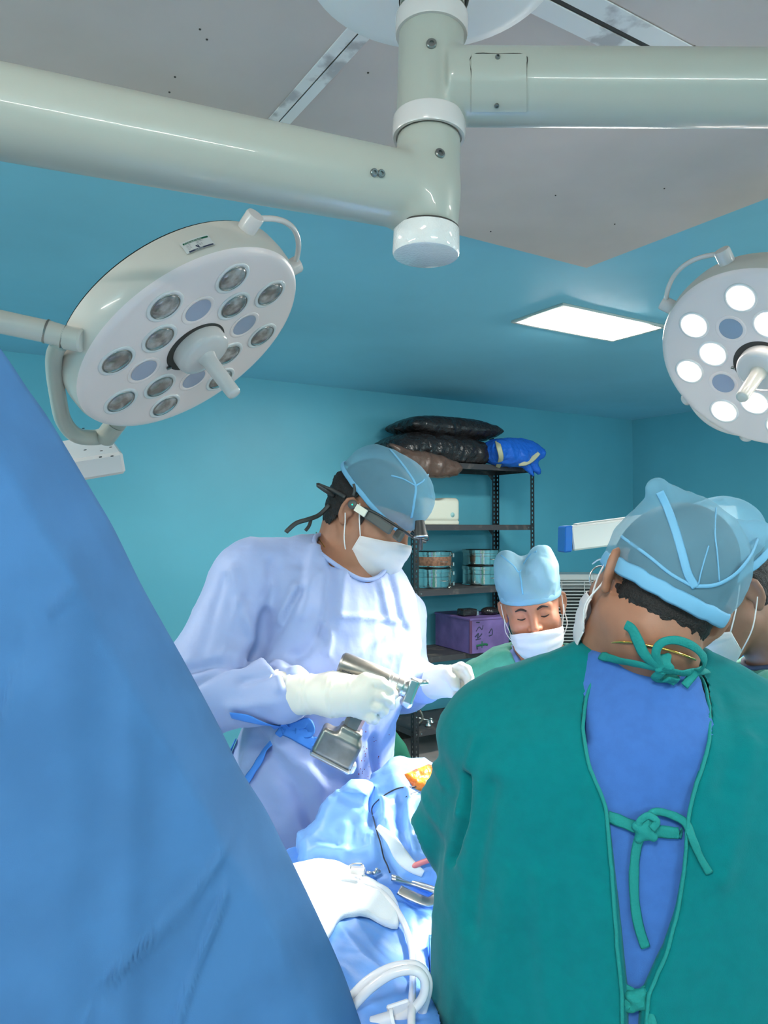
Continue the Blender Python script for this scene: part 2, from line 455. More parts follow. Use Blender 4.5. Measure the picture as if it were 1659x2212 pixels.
def ring_on(f, c, a, r, n=40, r2=None, u=(1, 0, 0), start=.3):
    M = fr(a, u); r2 = r if r2 is None else r2; c = np.asarray(c, float)
    O = np.array([c+M[:, 0]*r*math.cos(t)+M[:, 1]*r2*math.sin(t)+M[:, 2]*start for t in np.linspace(0, 2*math.pi, n, endpoint=False)])
    return march(f, O, np.tile(-M[:, 2], (n, 1)), 2)
def meshbox(f, c, r, h, **kw):
    c = np.asarray(c); r = np.broadcast_to(np.asarray(r, float), (3,)); return iso(f, *[axis(c[k]-r[k], c[k]+r[k], h) for k in range(3)], **kw)
# ================================================================== the room
def slab(name, u0, u1, v0, v1, z0, z1, m, parent=None, kind='structure'):
    V = [RW(u, v, z) for u in (u0, u1) for v in (v0, v1) for z in (z0, z1)]
    F = [(0, 1, 3, 2), (4, 6, 7, 5), (0, 4, 5, 1), (2, 3, 7, 6), (0, 2, 6, 4), (1, 5, 7, 3)]
    o = mk(name, V, F, m, parent, smooth=False)
    if parent is None: tag(o, kind=kind)
    return o
U0, V0 = -8.2, -7.0
slab('floor', U0, 0, V0, 0, -.1, 0, 'floor_vinyl')
ceiling = slab('ceiling', U0, 0, V0, 0, CEIL, CEIL+.1, 'ceiling_paint')
slab('wall_back', U0-.1, .1, 0, .1, -.1, CEIL+.1, 'wall_paint')
slab('wall_right', 0, .1, V0, 0, -.1, CEIL+.1, 'wall_paint')
slab('wall_left', U0-.1, U0, V0, 0, -.1, CEIL+.1, 'wall_paint')
slab('wall_front', U0-.1, .1, V0-.1, V0, -.1, CEIL+.1, 'wall_paint')
slab('baseboard_back', U0, 0, -.015, 0, 0, .1, 'dark_gap'); slab('baseboard_right', -.015, 0, V0, -.015, 0, .1, 'dark_gap')
GU = [-3.579, -5.02, -6.46, -7.9]; GV = [-2.757, -3.774, -4.79, -5.81]
for i in range(3):
    for j in range(3):
        V_, F_ = box(((GU[i]+GU[i+1])/2, (GV[j]+GV[j+1])/2, CEIL-.005), (abs(GU[i+1]-GU[i])-.012, abs(GV[j+1]-GV[j])-.012, .010), bev=.002)
        V_ = np.array([RW(*p) for p in V_]); mk('ceiling_panel', V_, F_, 'grey_laminate', ceiling, smooth=False)
n = 1
for k in (1, 2):                                       # joints: two white strips with a dark seam between
    for s in (-1, 1):
        for (u, v, du, dv, wv) in ((GU[k], (GV[0]+GV[3])/2, .026, GV[0]-GV[3]-.01, 0), ((GU[0]+GU[3])/2, GV[k], GU[0]-GU[3]-.01, .045, 1)):
            gap = .0015 if wv == 0 else .006
            cu = u+(s*(du/2+gap) if wv == 0 else 0); cv = v+(s*(dv/2+gap) if wv else 0)
            V_, F_ = box((cu, cv, CEIL-.0115-.001*wv), (du, dv, .003), bev=.001)
            tag(mk(f'trim_{n}', [RW(*p) for p in V_], F_, 'joint_white', smooth=False), kind='structure'); n += 1
for v in GV[1:3]:
    V_, F_ = box(((GU[0]+GU[3])/2, v, CEIL-.0105), (GU[0]-GU[3]-.02, .012, .001)); tag(mk(f'trim_{n}', [RW(*p) for p in V_], F_, 'dark_gap', smooth=False), kind='structure'); n += 1
for px, py in ((432, 63), (447, 85), (378, 166), (366, 199), (795, 157), (1200, 422), (1435, 407), (1328, 484), (1060, 500), (1250, 66), (1500, 100), (1362, 75)):
    d = ray(px, py); q = CAM+d*((CEIL-.0105-CAMZ)/d[2]); V_, F_ = lathe([(0, 0), (.0026, .0), (.002, .0015), (0, .002)], q, (0, 0, -1), 8); mk('panel_screw', V_, F_, 'dark_gap', ceiling)
# small crack line on the wall at the left
# ------------------------------------------------------------------ recessed LED panels
def led_panel(u, v, label):
    mw = ROOMM@Matrix.Translation((u, v, CEIL)); r = thing('ceiling_light', (0, 0, 0), label, 'ceiling light', mw=mw)
    L, W = .72, .35; parts = []
    for sx, sy, lx, ly in ((0, 1, L, .02), (0, -1, L, .02), (1, 0, .02, W-.04), (-1, 0, .02, W-.04)):
        parts.append(box((sx*(L/2-.01), sy*(W/2-.01), -.006), (lx, ly, .012), bev=.002))
    mk('frame', *join(parts), 'panel_frame', r, smooth=False, local=True)
    nx, ny = 16, 10; V_ = []; F_ = []
    for i in range(nx+1):
        for j in range(ny+1):
            a, b = i/nx*2-1, j/ny*2-1
            V_.append((a*(L/2-.02), b*(W/2-.02), -.006-.022*max(0, (1-a**4)*(1-b**4))**.5))
    for i in range(nx):
        for j in range(ny): k = i*(ny+1)+j; F_.append((k, k+1, k+ny+2, k+ny+1))
    mk('diffuser', V_, F_, 'led', r, local=True); return r
led_panel(-2.95, -2.194, 'lit square white ceiling light panel between the two surgical lamps')
led_panel(-2.95, -5.2, 'added fill panel in the ceiling above and right of the green gowned person, out of view')  # unseen panels from here down, put in as general fill
led_panel(-6.5, -5.2, 'added fill panel in the ceiling behind the photographer, out of view')
led_panel(-6.8, -2.2, 'added fill panel in the ceiling left beyond the blue drape, out of view')

# ================================================================== ceiling pendant with the two heavy arms
pend = thing('ceiling_pendant', P(937, 0, 1.25)*[1, 1, 0]+[0, 0, CEIL], 'greyish white ceiling column of the surgical lamps with two thick arms', 'lamp mount')
A0 = P(937, -120, 1.27); A1 = P(920, 543, 1.25)          # column axis, top and bottom
ax_ = (A1-A0)/np.linalg.norm(A1-A0)
def col(py): t = (py-543)/(543+120); return A1+(A1-A0)*t
RC = .0555
ctop = np.array([A0[0], A0[1], CEIL-.012])
mk('canopy', *lathe([(.06, .09), (.062, .05), (.10, .045), (.19, .04), (.222, .03), (.235, .012), (.235, 0), (0, 0)], ctop, (0, 0, -1), 64), 'canopy_white', pend)
mk('column', *join([cyl(ctop, col(20), RC*.99, 48), ]), 'enamel', pend, angle=.7)
top_h = .5*np.linalg.norm(col(30)-col(280))
def f_up(p):
    d = caps(p, col(50), col(268), RC); d = smax(d, (p-col(34))@(-ax_), .001); d = smax(d, (p-col(280))@ax_, .001)
    a = P(960, 188, 1.25); b = P(2300, 196, 1.25)
    e = caps(p, a, b, .0605); e = smax(e, -(p[:, 0]-a[0]), .01); e = smax(e, p[:, 0]-b[0], .01)
    return smin(d, e, .012)
a = P(935, 190, 1.25)
V_, Q_ = iso(f_up, axis(a[0]-.08, P(2300, 196, 1.25)[0]+.02, .02, (a[0]-.08, a[0]+.2), .0045), axis(1.25-.08, 1.25+.08, .0045), axis(col(290)[2], col(20)[2], .0045))
mk('upper_arm', V_, Q_, 'enamel', pend)
LJ, LE = P(836, 399, 1.25), P(-420, 160, .9)
def f_lo(p):
    d = caps(p, col(320), col(470), RC*.97); d = smax(d, (p-col(498))@ax_, .001); d = smax(d, -(p-col(300))@ax_, .001)
    e = caps(p, P(905, 418, 1.25), LE, .0605); e = smax(e, -(p[:, 0]-LE[0]), .01)
    return smin(d, e, .022)
dirL = (LE-LJ)/np.linalg.norm(LE-LJ)
# the lower arm runs towards the left and the camera
V_, Q_ = iso(f_lo, axis(LE[0]-.02, a[0]+.08, .02, (a[0]-.25, a[0]+.08), .0045), axis(.8, 1.34, .008), axis(col(510)[2], 2.3, .0045))
mk('lower_arm', V_, Q_, 'enamel', pend)
for y0, y1, lb in ((40, 82, 0), (262, 304, 0)):
    c0 = col(y0); c1 = col(y1); h = np.linalg.norm(c1-c0)
    mk('collar', *lathe([(0, 0), (RC*1.09, 0), (RC*1.11, .003), (RC*1.11, h-.003), (RC*1.09, h), (RC*1.0, h), (RC*1.0, h-.004), (0, h-.004)], c0, ax_, 56), 'enamel_white', pend, angle=.6)
c0 = col(498); h = np.linalg.norm(col(552)-c0)
mk('seam_ring', *lathe([(0, 0), (RC*.99, 0), (RC*.99, .003), (0, .003)], c0-ax_*.001, ax_, 48), 'dark_gap', pend, smooth=False)
mk('end_cap', *lathe([(0, .002), (RC*1.0, .002), (RC*1.01, h-.003), (RC*.98, h), (RC*.9, h+.0015), (0, h+.002)], c0, ax_, 64), mat('cap_prism', (.74, .73, .71), .15, coat=.8, bump=[(260, .5, .003)]), pend, angle=.6)
def screw(px, py, f_, r, par):
    q = hit(f_, [(px, py)])[0]; _, g = grad(f_, q[None].astype(np.float32)); n_ = g[0]/np.linalg.norm(g[0])
    o = mk('bolt', *lathe([(0, -.002), (r, -.002), (r, .0025), (r*.8, .004), (r*.45, .004), (r*.42, .0005), (0, .0005)], q, n_, 16), 'steel_screw', par, angle=.6)
    return q, n_
screw(932, 95, f_up, .0085, pend); screw(950, 332, f_lo, .0085, pend); screw(808, 373, f_lo, .0062, pend); screw(823, 375, f_lo, .0062, pend)
# cover plate on the right arm, following its curve
nx, ny = 14, 18; pts = []; 
for i in range(nx+1):
    for j in range(ny+1): pts.append((1018+119*i/nx, 119+121*j/ny))
H_ = hit(f_up, pts); _, G_ = grad(f_up, H_.astype(np.float32)); N_ = G_/np.linalg.norm(G_, axis=1)[:, None]
top = H_+N_*.0022; F_ = []
def inplate(i, j):
    x, y = min(i, nx-i)/nx*119, min(j, ny-j)/ny*121; return not (x+y < 7)
V_ = np.concatenate([top, H_-N_*.002]); m_ = len(top)
for i in range(nx):
    for j in range(ny): k = i*(ny+1)+j; F_.append((k, k+1, k+ny+2, k+ny+1))
for i in range(nx):
    for j in (0, ny): k = i*(ny+1)+j; q = (k, k+ny+1, k+ny+1+m_, k+m_); F_.append(q if j == 0 else q[::-1])
for j in range(ny):
    for i in (0, nx): k = i*(ny+1)+j; q = (k, k+m_, k+1+m_, k+1); F_.append(q if i == 0 else q[::-1])
mk('cover_plate', V_, F_, 'enamel', pend, angle=.6)
rimp = [(1019, 120), (1076, 117), (1134, 119), (1137, 150), (1136, 200), (1134, 232), (1128, 239), (1076, 241), (1026, 240), (1019, 232), (1019, 170)]
R_ = hit(f_up, rimp); mk('plate_edge', *tube(R_+N_[0]*.0005, .0008, 6, 4, closed=True), 'dark_gap', pend)
screw(1075, 124, lambda p: f_up(p)-.002, .004, pend); screw(1073, 228, lambda p: f_up(p)-.002, .004, pend)

# ================================================================== surgical lamps
RI, RO, RH = .138, .138*1.58, .300
def text_mesh(s, size):
    cu = bpy.data.curves.new('t', 'FONT'); cu.body = s; cu.size = size; cu.align_x = 'LEFT'; cu.resolution_u = 2
    o = bpy.data.objects.new('t', cu); C.objects.link(o); dg = bpy.context.evaluated_depsgraph_get(); me = o.evaluated_get(dg).to_mesh()
    V = np.array([v.co for v in me.vertices]).reshape(-1, 3); F = [tuple(p.vertices) for p in me.polygons]; o.to_mesh_clear() if False else None
    bpy.data.objects.remove(o); return V, F
def surgical_lamp(mw, lit, label, rails, pivot):
    r = thing('surgical_lamp', (0, 0, 0), label, 'surgical lamp', 'round surgical lamps', mw=mw)
    T = .115
    # local z = the way the light shines; the face plane is z=0
    mk('housing', *lathe([(0, -T+.0), (.10, -T), (.22, -T+.006), (.275, -T+.014), (.297, -T+.026)], (0, 0, 0), (0, 0, 1), 96, u=(1, 0, 0)), 'enamel_cream', r, local=True)
    mk('housing_seam', *lathe([(.297, -T+.026), (.293, -T+.0275), (.293, -T+.029), (.3, -T+.0305)], (0, 0, 0), (0, 0, 1), 96, u=(1, 0, 0)), 'dark_gap', r, smooth=False, local=True)
    mk('housing_side', *lathe([(.300, -T+.0305), (.303, -.05), (.301, -.020), (.2965, -.010)], (0, 0, 0), (0, 0, 1), 96, u=(1, 0, 0)), 'enamel_cream', r, local=True)
    mk('face_plate', *lathe([(.2965, -.010), (.290, -.0035), (.280, -.0005), (.268, 0), (.0, .0)], (0, 0, 0), (0, 0, 1), 96, u=(1, 0, 0)), 'face_paint', r, local=True, angle=1.2)
    spots = [(RI, 45*k, (k % 2 == 1) != lit) for k in range(8)]+[(RO, 22.5+45*k, True) for k in range(8)]
    for rad, ang, lens in spots:
        c = np.array([rad*math.cos(math.radians(ang)), rad*math.sin(math.radians(ang)), .0])
        if lens:
            g = mk('lens_ring', *lathe([(.0445, -.001), (.0445, .0018), (.0425, .003), (.037, .0028), (.0345, .001), (.034, -.002)], c, (0, 0, 1), 40, u=(1, 0, 0)), 'lens_ring', r, local=True)
            l = mk('lens', *lathe([(.0345, .0), (.033, .003), (.026, .0062), (.014, .0085), (0, .009)], c, (0, 0, 1), 32, u=(1, 0, 0)), 'lens_lit' if lit else 'lens_dark', g, local=True)
            if not lit:
                mk('lens_bezel', *lathe([(.0355, .001), (.035, .0035), (.0335, .0035), (.0332, .001)], c, (0, 0, 1), 32, u=(1, 0, 0)), 'steel_screw', g, local=True)
            else:
                ld = bpy.data.lights.new('lamp_beam', 'SPOT'); ld.energy = LAMP_W; ld.color = (1, .93, .86); ld.spot_size = math.radians(42); ld.spot_blend = .8; ld.shadow_soft_size = .03
                lo = bpy.data.objects.new('lamp_beam', ld); C.objects.link(lo); lo.parent = r
                tgt = Vector((0, 0, 1.15)); d = tgt-Vector((c[0], c[1], .012)); lo.matrix_basis = Matrix.Translation((c[0], c[1], .012))@d.to_track_quat('-Z', 'Y').to_matrix().to_4x4()
        else:
            g = mk('blank_ring', *lathe([(.043, -.001), (.043, .001), (.042, .0016), (.0345, .0012), (.033, .0)], c, (0, 0, 1), 40, u=(1, 0, 0)), 'face_paint', r, local=True)
            mk('blank_disc', *lathe([(.033, .0006), (.02, .0008), (0, .0008)], c, (0, 0, 1), 32, u=(1, 0, 0)), 'blank_disc', g, local=True)
    mk('hub_groove', *lathe([(.079, .0004), (.079, .001), (.066, .0012), (0, .0012)], (0, 0, 0), (0, 0, 1), 48, u=(1, 0, 0)), 'dark_gap', r, local=True, smooth=False)
    mk('hub', *lathe([(.068, .0), (.068, .022), (.064, .031), (.054, .035), (.03, .037), (0, .037)], (.006, .0, 0), (0, 0, 1), 48, u=(1, 0, 0)), 'enamel_white', r, local=True, angle=.9)
    mk('centre_handle', *lathe([(.027, .033), (.023, .037), (.0195, .05), (.0185, .10), (.0175, .148), (.0155, .1535), (.008, .155), (0, .155)], (.006, 0, 0), (0, 0, 1), 32, u=(1, 0, 0)), 'enamel_white' if not lit else 'enamel_cream', r, local=True)
    mk('hub_latch', *box((-.075, -.03, .004), (.012, .006, .006), bev=.001), 'steel_screw', r, smooth=False, local=True)
    for a0, a1 in rails:
        for a in (a0, a1):
            u = np.array([math.cos(math.radians(a)), math.sin(math.radians(a)), 0]); b = u*.29+np.array([0, 0, -.06])
            mk('rail_mount', *lathe([(0, 0), (.021, 0), (.021, .047), (.019, .051), (0, .052)], b, u, 28), 'enamel_white', r, local=True, angle=.7)
        pts = []
        for t in np.linspace(0, 1, 9):
            a = math.radians(a0+(a1-a0)*t); rr = .328+.026*math.sin(math.pi*t); pts.append((rr*math.cos(a), rr*math.sin(a), -.06))
        mk('rail', *tube(pts, .0068, 10, 3), 'enamel_white', r, local=True)
    a = math.radians(pivot); u = np.array([math.cos(a), math.sin(a), 0])
    mk('pivot', *join([lathe([(.0, 0), (.026, 0), (.026, .05), (0, .05)], u*.28+[0, 0, -.05], u, 28), lathe([(0, 0), (.0235, 0), (.0235, .003), (0, .003)], u*.33+[0, 0, -.05], u, 28), lathe([(0, 0), (.026, 0), (.026, .06), (.02, .068), (0, .07)], u*.333+[0, 0, -.05], u, 28)]), 'enamel', r, local=True, angle=.7)
    return r, u*.375+np.array([0, 0, -.05])
def mwof(c, M): return Matrix(((M[0][0], M[0][1], M[0][2], c[0]), (M[1][0], M[1][1], M[1][2], c[1]), (M[2][0], M[2][1], M[2][2], c[2]), (0, 0, 0, 1)))
ML = np.array([[.755, .259, .602], [.429, -.889, -.157], [.495, .377, -.783]]); MR = np.array([[.759, -.214, -.615], [-.543, -.728, -.418], [-.358, .651, -.669]])
def orth(M): U_, _, Vt = np.linalg.svd(M); return U_@Vt
ML, MR = orth(ML), orth(MR)
cL, cR = np.array([-.4475, 1.777, 2.0444]), np.array([1.0727, 2.1224, 2.0755])
lampL, pvL = surgical_lamp(mwof(cL, ML), False, 'unlit round surgical lamp with dark lenses, upper left above the surgeon', [(10, 59), (-87, -42)], 234)
lampR, pvR = surgical_lamp(mwof(cR, MR), True, 'lit round surgical lamp with glowing lenses cut by the right edge', [(120, 164), (228, 266)], 20)
# yoke and spring arm of the left lamp
pw = cL+ML@pvL
e1 = P(197, 948, pw[1]+.01)
yk = [pw, P(205, 945, pw[1]+.0), P(165, 940, pw[1]-.06), P(137, 908, pw[1]-.13), P(124, 850, 1.72), P(117, 800, 1.63), P(118, 765, 1.56), P(130, 742, 1.53)]
mk('yoke', *tube(yk, [.0205, .0205, .020, .0195, .0185, .0175, .0168, .0165], 20, 6), 'enamel', lampL)
aY = 1.53
sa = [P(180, 736, aY), P(138, 728, aY), P(100, 716, aY-.01), P(0, 696, aY-.05), P(-260, 640, aY-.17)]
mk('arm_joint', *join([cyl(sa[0], sa[1], .0245, 32, bev=.004), cyl(sa[1]+(sa[2]-sa[1])*.02, sa[2], .0238, 32, bev=.002)]), 'enamel_cream', lampL, angle=.6)
mk('arm_ring', *cyl(sa[1]+(sa[0]-sa[1])*.0, sa[1]+(sa[2]-sa[1])*.05, .0252, 32), 'steel_screw', lampL, angle=.6)
mk('arm_ring', *cyl(sa[2]+(sa[1]-sa[2])*.05, sa[2]-(sa[1]-sa[2])*.06, .0252, 32), 'steel_screw', lampL, angle=.6)
mk('spring_arm', *join([cyl(sa[2], sa[4], .0232, 32), tube([sa[4], LE+[.0, 0, -.25], LE+[0, 0, -.03]], .033, 24, 5), lathe([(0, 0), (.055, 0), (.055, .14), (0, .14)], LE+[0, 0, -.075], (0, 0, 1), 32)]), 'enamel_cream', lampL, angle=.6)
# yoke of the right lamp, out of the frame
pr = cR+MR@pvR; RE = P(2300, 196, 1.25)
mk('yoke', *tube([pr, pr+[.12, .05, .06], pr+[.2, .06, .2], RE+[0, .1, -.15], RE+[0, 0, -.02]], .022, 20, 6), 'enamel', lampR)
# calibration sticker on the side of the left lamp: a curved label
def rimpt(a, z, dr=0): q = np.array([math.cos(a)*(.3045+dr), math.sin(a)*(.3045+dr), z]); return q
def rimcoord(px, py):                                    # solve angle and height on the rim under a pixel
    best = None
    for a in np.radians(np.arange(30, 150, .5)):
        for z in np.arange(-.098, -.02, .002):
            w = cL+ML@rimpt(a, z); d = w-CAM; zz = d@FW; x = CX+F0*d[0]/zz; y = CY-F0*(d@UP)/zz; e = (x-px)**2+(y-py)**2
            if best is None or e < best[0]: best = (e, a, z)
    return best[1], best[2]
sc0 = [rimcoord(*q) for q in ((392, 528), (446, 511), (470, 543), (416, 562))]
aL_, aR_ = (sc0[0][0]+sc0[3][0])/2, (sc0[1][0]+sc0[2][0])/2; zT, zB = (sc0[0][1]+sc0[1][1])/2, (sc0[2][1]+sc0[3][1])/2
def onst(s, t, dr): return rimpt(aL_+(aR_-aL_)*s, zT+(zB-zT)*t, dr)
def stgrid(s0, s1, t0, t1, dr, nx=10, ny=3):
    V = [onst(s0+(s1-s0)*i/nx, t0+(t1-t0)*j/ny, dr) for i in range(nx+1) for j in range(ny+1)]
    return V, [(i*(ny+1)+j, i*(ny+1)+j+1, (i+1)*(ny+1)+j+1, (i+1)*(ny+1)+j) for i in range(nx) for j in range(ny)]
st = mk('calibration_sticker', *stgrid(-.08, 1.03, -.12, 1.02, .0006), 'sticker_white', lampL, local=True); st['label'] = 'white and green calibration sticker'
mk('sticker_band', *stgrid(.0, .98, .0, .17, .0009), mat('band_green', (.0, .10, .05), .5), st, local=True)
mk('sticker_bar', *stgrid(.02, .98, .86, 1.0, .0009), 'ink', st, local=True)
SW = abs(aR_-aL_)*.3; SH = abs(zB-zT)
def sttext(s, s0, t0, h, m, maxw=None):
    V, F = text_mesh(s, 1.0); 
    if not len(V): return
    wd = V[:, 0].max(); k = h*1.35/SW*SH; k = min(k, (maxw or 9)/wd)
    W_ = [onst(s0+x*k, t0-y*h*1.35, .0012) for x, y, _ in V]; mk('sticker_text', W_, F, m, st, smooth=False, local=True)
sttext('RI Technology Solutions', .05, .14, .12, 'sticker_text', .9)
for k, (a_, b_) in enumerate((('Cust. Name', 'MARTTEN-HI'), ('Equip. No.', '678'), ('Cal. Date', '16-03-\'20'), ('Due Date', '31-03-\'22'), ('Sign.', ''))):
    sttext(a_, .05, .32+k*.115, .07, 'ink', .3); 
    if b_: sttext(b_, .45, .33+k*.115, .085, 'ink', .5)
sttext('CALIBRATED', .24, .975, .10, 'sticker_text', .6)
sg = smoothline([onst(.42, .80, .0014), onst(.36, .62, .0014), onst(.44, .60, .0014), onst(.45, .74, .0014), onst(.40, .72, .0014), onst(.47, .86, .0014)], 5)
mk('sticker_signature', *tube(sg, .0007, 5, smooth=False), 'ink', st, local=True)

# ------------------------------------------------------------------ white bracket box behind the left lamp
by = 2.15
T4 = [P(155, 915, by+.12), P(200, 913, by+.12), P(270, 983, by), P(190, 1003, by-.03)]
bx_c = P(215, 975, by+.02)
jb = thing('bracket_box', P(160, 1000, by)*[1, 1, 0], 'white metal box with screw holes below the unlit lamp, beside the blue drape', 'metal box')
n_up = np.array([-.05, -.35, .93]); Mx = fr(n_up, (1, .3, 0)); Mx = np.stack([Mx[:, 0], Mx[:, 1], Mx[:, 2]], 1)
xx = np.array([.88, .47, 0]); xx = xx-xx@n_up/np.linalg.norm(n_up)**2*n_up; xx /= np.linalg.norm(xx); n_up = n_up/np.linalg.norm(n_up); yy = np.cross(n_up, xx); MB_ = np.stack([xx, yy, n_up], 1)
ctr = P(186, 965, by+.03)
mk('box_body', *box(ctr+n_up*-.032, (.165, .27, .064), MB_, bev=.008), 'enamel_white', jb, smooth=False)
for px, py in ((180, 925), (184, 972), (219, 974), (239, 966), (217, 987), (242, 985)):
    d = ray(px, py); t = ((ctr-CAM)@n_up)/(d@n_up); q = CAM+d*t; mk('screw_hole', *lathe([(0, .0006), (.0042, .0006), (.0042, -.001), (0, -.001)], q, n_up, 12), 'black_hole', jb, smooth=False)
q0 = ctr-yy*.08; mk('support_pole', *cyl((P(105, 1000, by)[0], by, .0), (P(105, 1000, by)[0], by, ctr[2]-.03), .025, 20), 'enamel_white', jb)
# ================================================================== people
def hframe(F, U):
    U = np.array(U, float); U /= np.linalg.norm(U); F = np.array(F, float); F = F-(F@U)*U; F /= np.linalg.norm(F); R = np.cross(F, U)
    return np.stack([R, F, U], 1)                         # local x = right, y = forward, z = up
def head_f(q, narrow=1., lids=True):
    """skin of a head; q in head space, metres"""
    x, y, z = q[:, 0], q[:, 1], q[:, 2]; qa = q.copy(); qa[:, 0] = np.abs(x)
    d = ell(q, (0, -.012, .042), (.0745, .096, .088))
    d = smin(d, ell(q, (0, .022, -.035), (.060, .070, .078)), .05)
    d = smin(d, caps(qa, (0, .062, -.098), (.026, .055, -.092), .017), .03)            # chin
    d = smin(d, caps(qa, (.052, .0, -.055), (.036, .045, -.088), .014), .03)            # jaw line
    d = smin(d, ell(qa, (.040, .060, -.024), (.022, .022, .018)), .03)                  # cheek bone
    d = smin(d, caps(qa, (.008, .086, .026), (.042, .070, .024), .0085), .018)          # brow ridge
    d = smax(d, -ell(qa, (.031, .096, .004), (.017, .015, .0125)), .016)                # eye socket
    d = smin(d, caps(q, (0, .086, .016), (0, .1105, -.026), .0062, .0105), .014)        # nose
    d = smin(d, ell(qa, (.0115, .098, -.030), (.0085, .0105, .0075)), .006)
    d = smin(d, ell(q, (0, .088, -.058), (.024, .010, .011)), .012)                     # mouth
    if lids:
        d = smin(d, ell(qa, (.031, .0715, .0045), (.0145, .0135, .0125)), .004)         # lowered lid over the ball
        d = smax(d, -caps(qa, (.0195, .0855, -.0022), (.031, .0868, -.0045), .0010), .0022)
        d = smax(d, -caps(qa, (.031, .0868, -.0045), (.0425, .0835, -.0015), .0010), .0022)
        d = smin(d, caps(qa, (.021, .081, -.012), (.040, .079, -.0125), .0028), .006)   # lower lid
    # ears
    ec = np.array([.0805, -.020, -.004]); ca, sa = math.cos(.72), math.sin(.72)
    e = qa-ec.astype(np.float32); ex = e[:, 0]*ca+e[:, 1]*sa; ey = -e[:, 0]*sa+e[:, 1]*ca; E_ = np.stack([ex, ey, e[:, 2]], 1)
    pl = ell(E_, (.000, -.004, -.001), (.0055, .0150, .027))
    hx = [(-.002, .010, .010), (.001, .006, .022), (.002, -.005, .027), (.003, -.015, .020), (.003, -.017, .004), (.002, -.012, -.012), (.001, -.003, -.022)]
    pl = smin(pl, chain(E_, hx, [.0032, .0036, .0038, .0038, .0034, .0032, .003]), .005)
    pl = smax(pl, -ell(E_, (.0105, -.005, -.001), (.0075, .0095, .0145)), .005)
    pl = smin(pl, ell(E_, (.001, .002, -.027), (.0048, .008, .008)), .006)
    pl = smin(pl, ell(E_, (.001, .008, -.005), (.004, .0035, .006)), .004)
    d = smin(d, pl, .007)
    return d
def person(name, label):
    return thing(name, (0, 0, 0), label, 'person')
def tolocal(p, M, c, s=1.): return ((p-np.asarray(c, np.float32))@np.asarray(M, np.float32))/s
class Head:
    def __init__(s, c, M, k=1.): s.c = np.asarray(c, float); s.M = M; s.k = k
    def w(s, *q): return s.c+s.M@(np.array(q, float)*s.k)
    def loc(s, p): return tolocal(p, s.M, s.c, s.k)
    def f(s, fn): return lambda p: fn(s.loc(p))*s.k
def mask_obj(h, root, drop=0, wide=1., low=0.):
    """pleated mask drawn over nose, mouth and chin"""
    nu, nv = 40, 26; F = []
    def g(q):
        qa = q.copy(); qa[:, 0] = np.abs(qa[:, 0]); d = ell(q, (0, .022, -.035), (.061, .071, .085)); d = smin(d, caps(q, (0, .100, -.020), (0, .102, -.034), .011), .05)
        d = smin(d, ell(qa, (.036, .055, -.030), (.024, .024, .022)), .04); return smin(d, ell(q, (0, .048, -.085), (.050, .052, .048)), .05)-.0035
    O = []; D = []; UV = []
    for j in range(nv+1):
        v = j/nv
        for i in range(nu+1):
            u = i/nu*2-1; th = u*1.22*wide; zt = -.004-drop-(.034-.3*drop)*abs(u)**1.3; zb = -.134-low+.042*abs(u)**1.8
            z = zt+(zb-zt)*v; O.append((.2*math.sin(th), .2*math.cos(th)+.005, z)); D.append((-math.sin(th), -math.cos(th), 0)); UV.append((u, v))
    V = march(g, np.array(O), np.array(D), .5); UV = np.array(UV)
    N = -np.array(D); N[:, 2] = 0; pl = .0020*np.abs(np.sin(UV[:, 1]*math.pi*3.5))*(1-.5*np.abs(UV[:, 0]))+.0022*vnoise(np.c_[UV*[3, 4], UV[:, :1]*0], 1, 5)+.0016*crumple(np.c_[UV*[1, 1], UV[:, :1]*0], 3, 8)
    V = V+N*pl[:, None]
    for j in range(nv):
        for i in range(nu): k = j*(nu+1)+i; F.append((k, k+1, k+nu+2, k+nu+1))
    V = np.array([h.w(*p) for p in V]); m = mk('mask', V, F, 'mask_white', root)
    md = m.modifiers.new('s', 'SOLIDIFY'); md.thickness = .0018; md.offset = 0
    mk('mask_hem', *tube(V[:nu+1][::2], .0011, 6, 2), 'mask_strap', m); mk('mask_hem', *tube(V[(nu+1)*nv:][::2], .0011, 6, 2), 'mask_strap', m)
    for s_ in (0, nu):
        t_ = V[s_]; b_ = V[nv*(nu+1)+s_]; sg = -1 if s_ == 0 else 1
        ea, eb = h.w(sg*.0845, -.004, .022), h.w(sg*.084, -.012, -.028)
        mk('mask_edge', *tube(V[s_::nu+1][::3], .0016, 6, 2), 'mask_strap', m)
        mk('ear_loop', *tube([t_, (t_*.5+ea*.5)+h.M[:, 0]*sg*.004, ea], .0014, 6, 5), 'mask_strap', m)
        mk('ear_loop', *tube([b_, (b_*.5+eb*.5)+h.M[:, 0]*sg*.011, eb, h.w(sg*.086, -.022, -.012)], .0014, 6, 5), 'mask_strap', m)
    return m
def shell(f, box_, keepf, m, name, root, disp=None, h=.004, seam=None):
    V, Q = iso(f, *[axis(a, b, h) for a, b in box_]); N = normals(V, Q)
    if disp is not None: V = V+N*disp(V)[:, None]
    V, Q = dropfaces(V, Q, keepf(V)); return mk(name, V, Q, m, root)
def capbase(q, o=.006):
    return smin(ell(q, (0, -.012, .042), (.0745+o, .096+o, .088+o)), ell(q, (0, -.035, -.02), (.060+o, .057+o, .062+o)), .03)
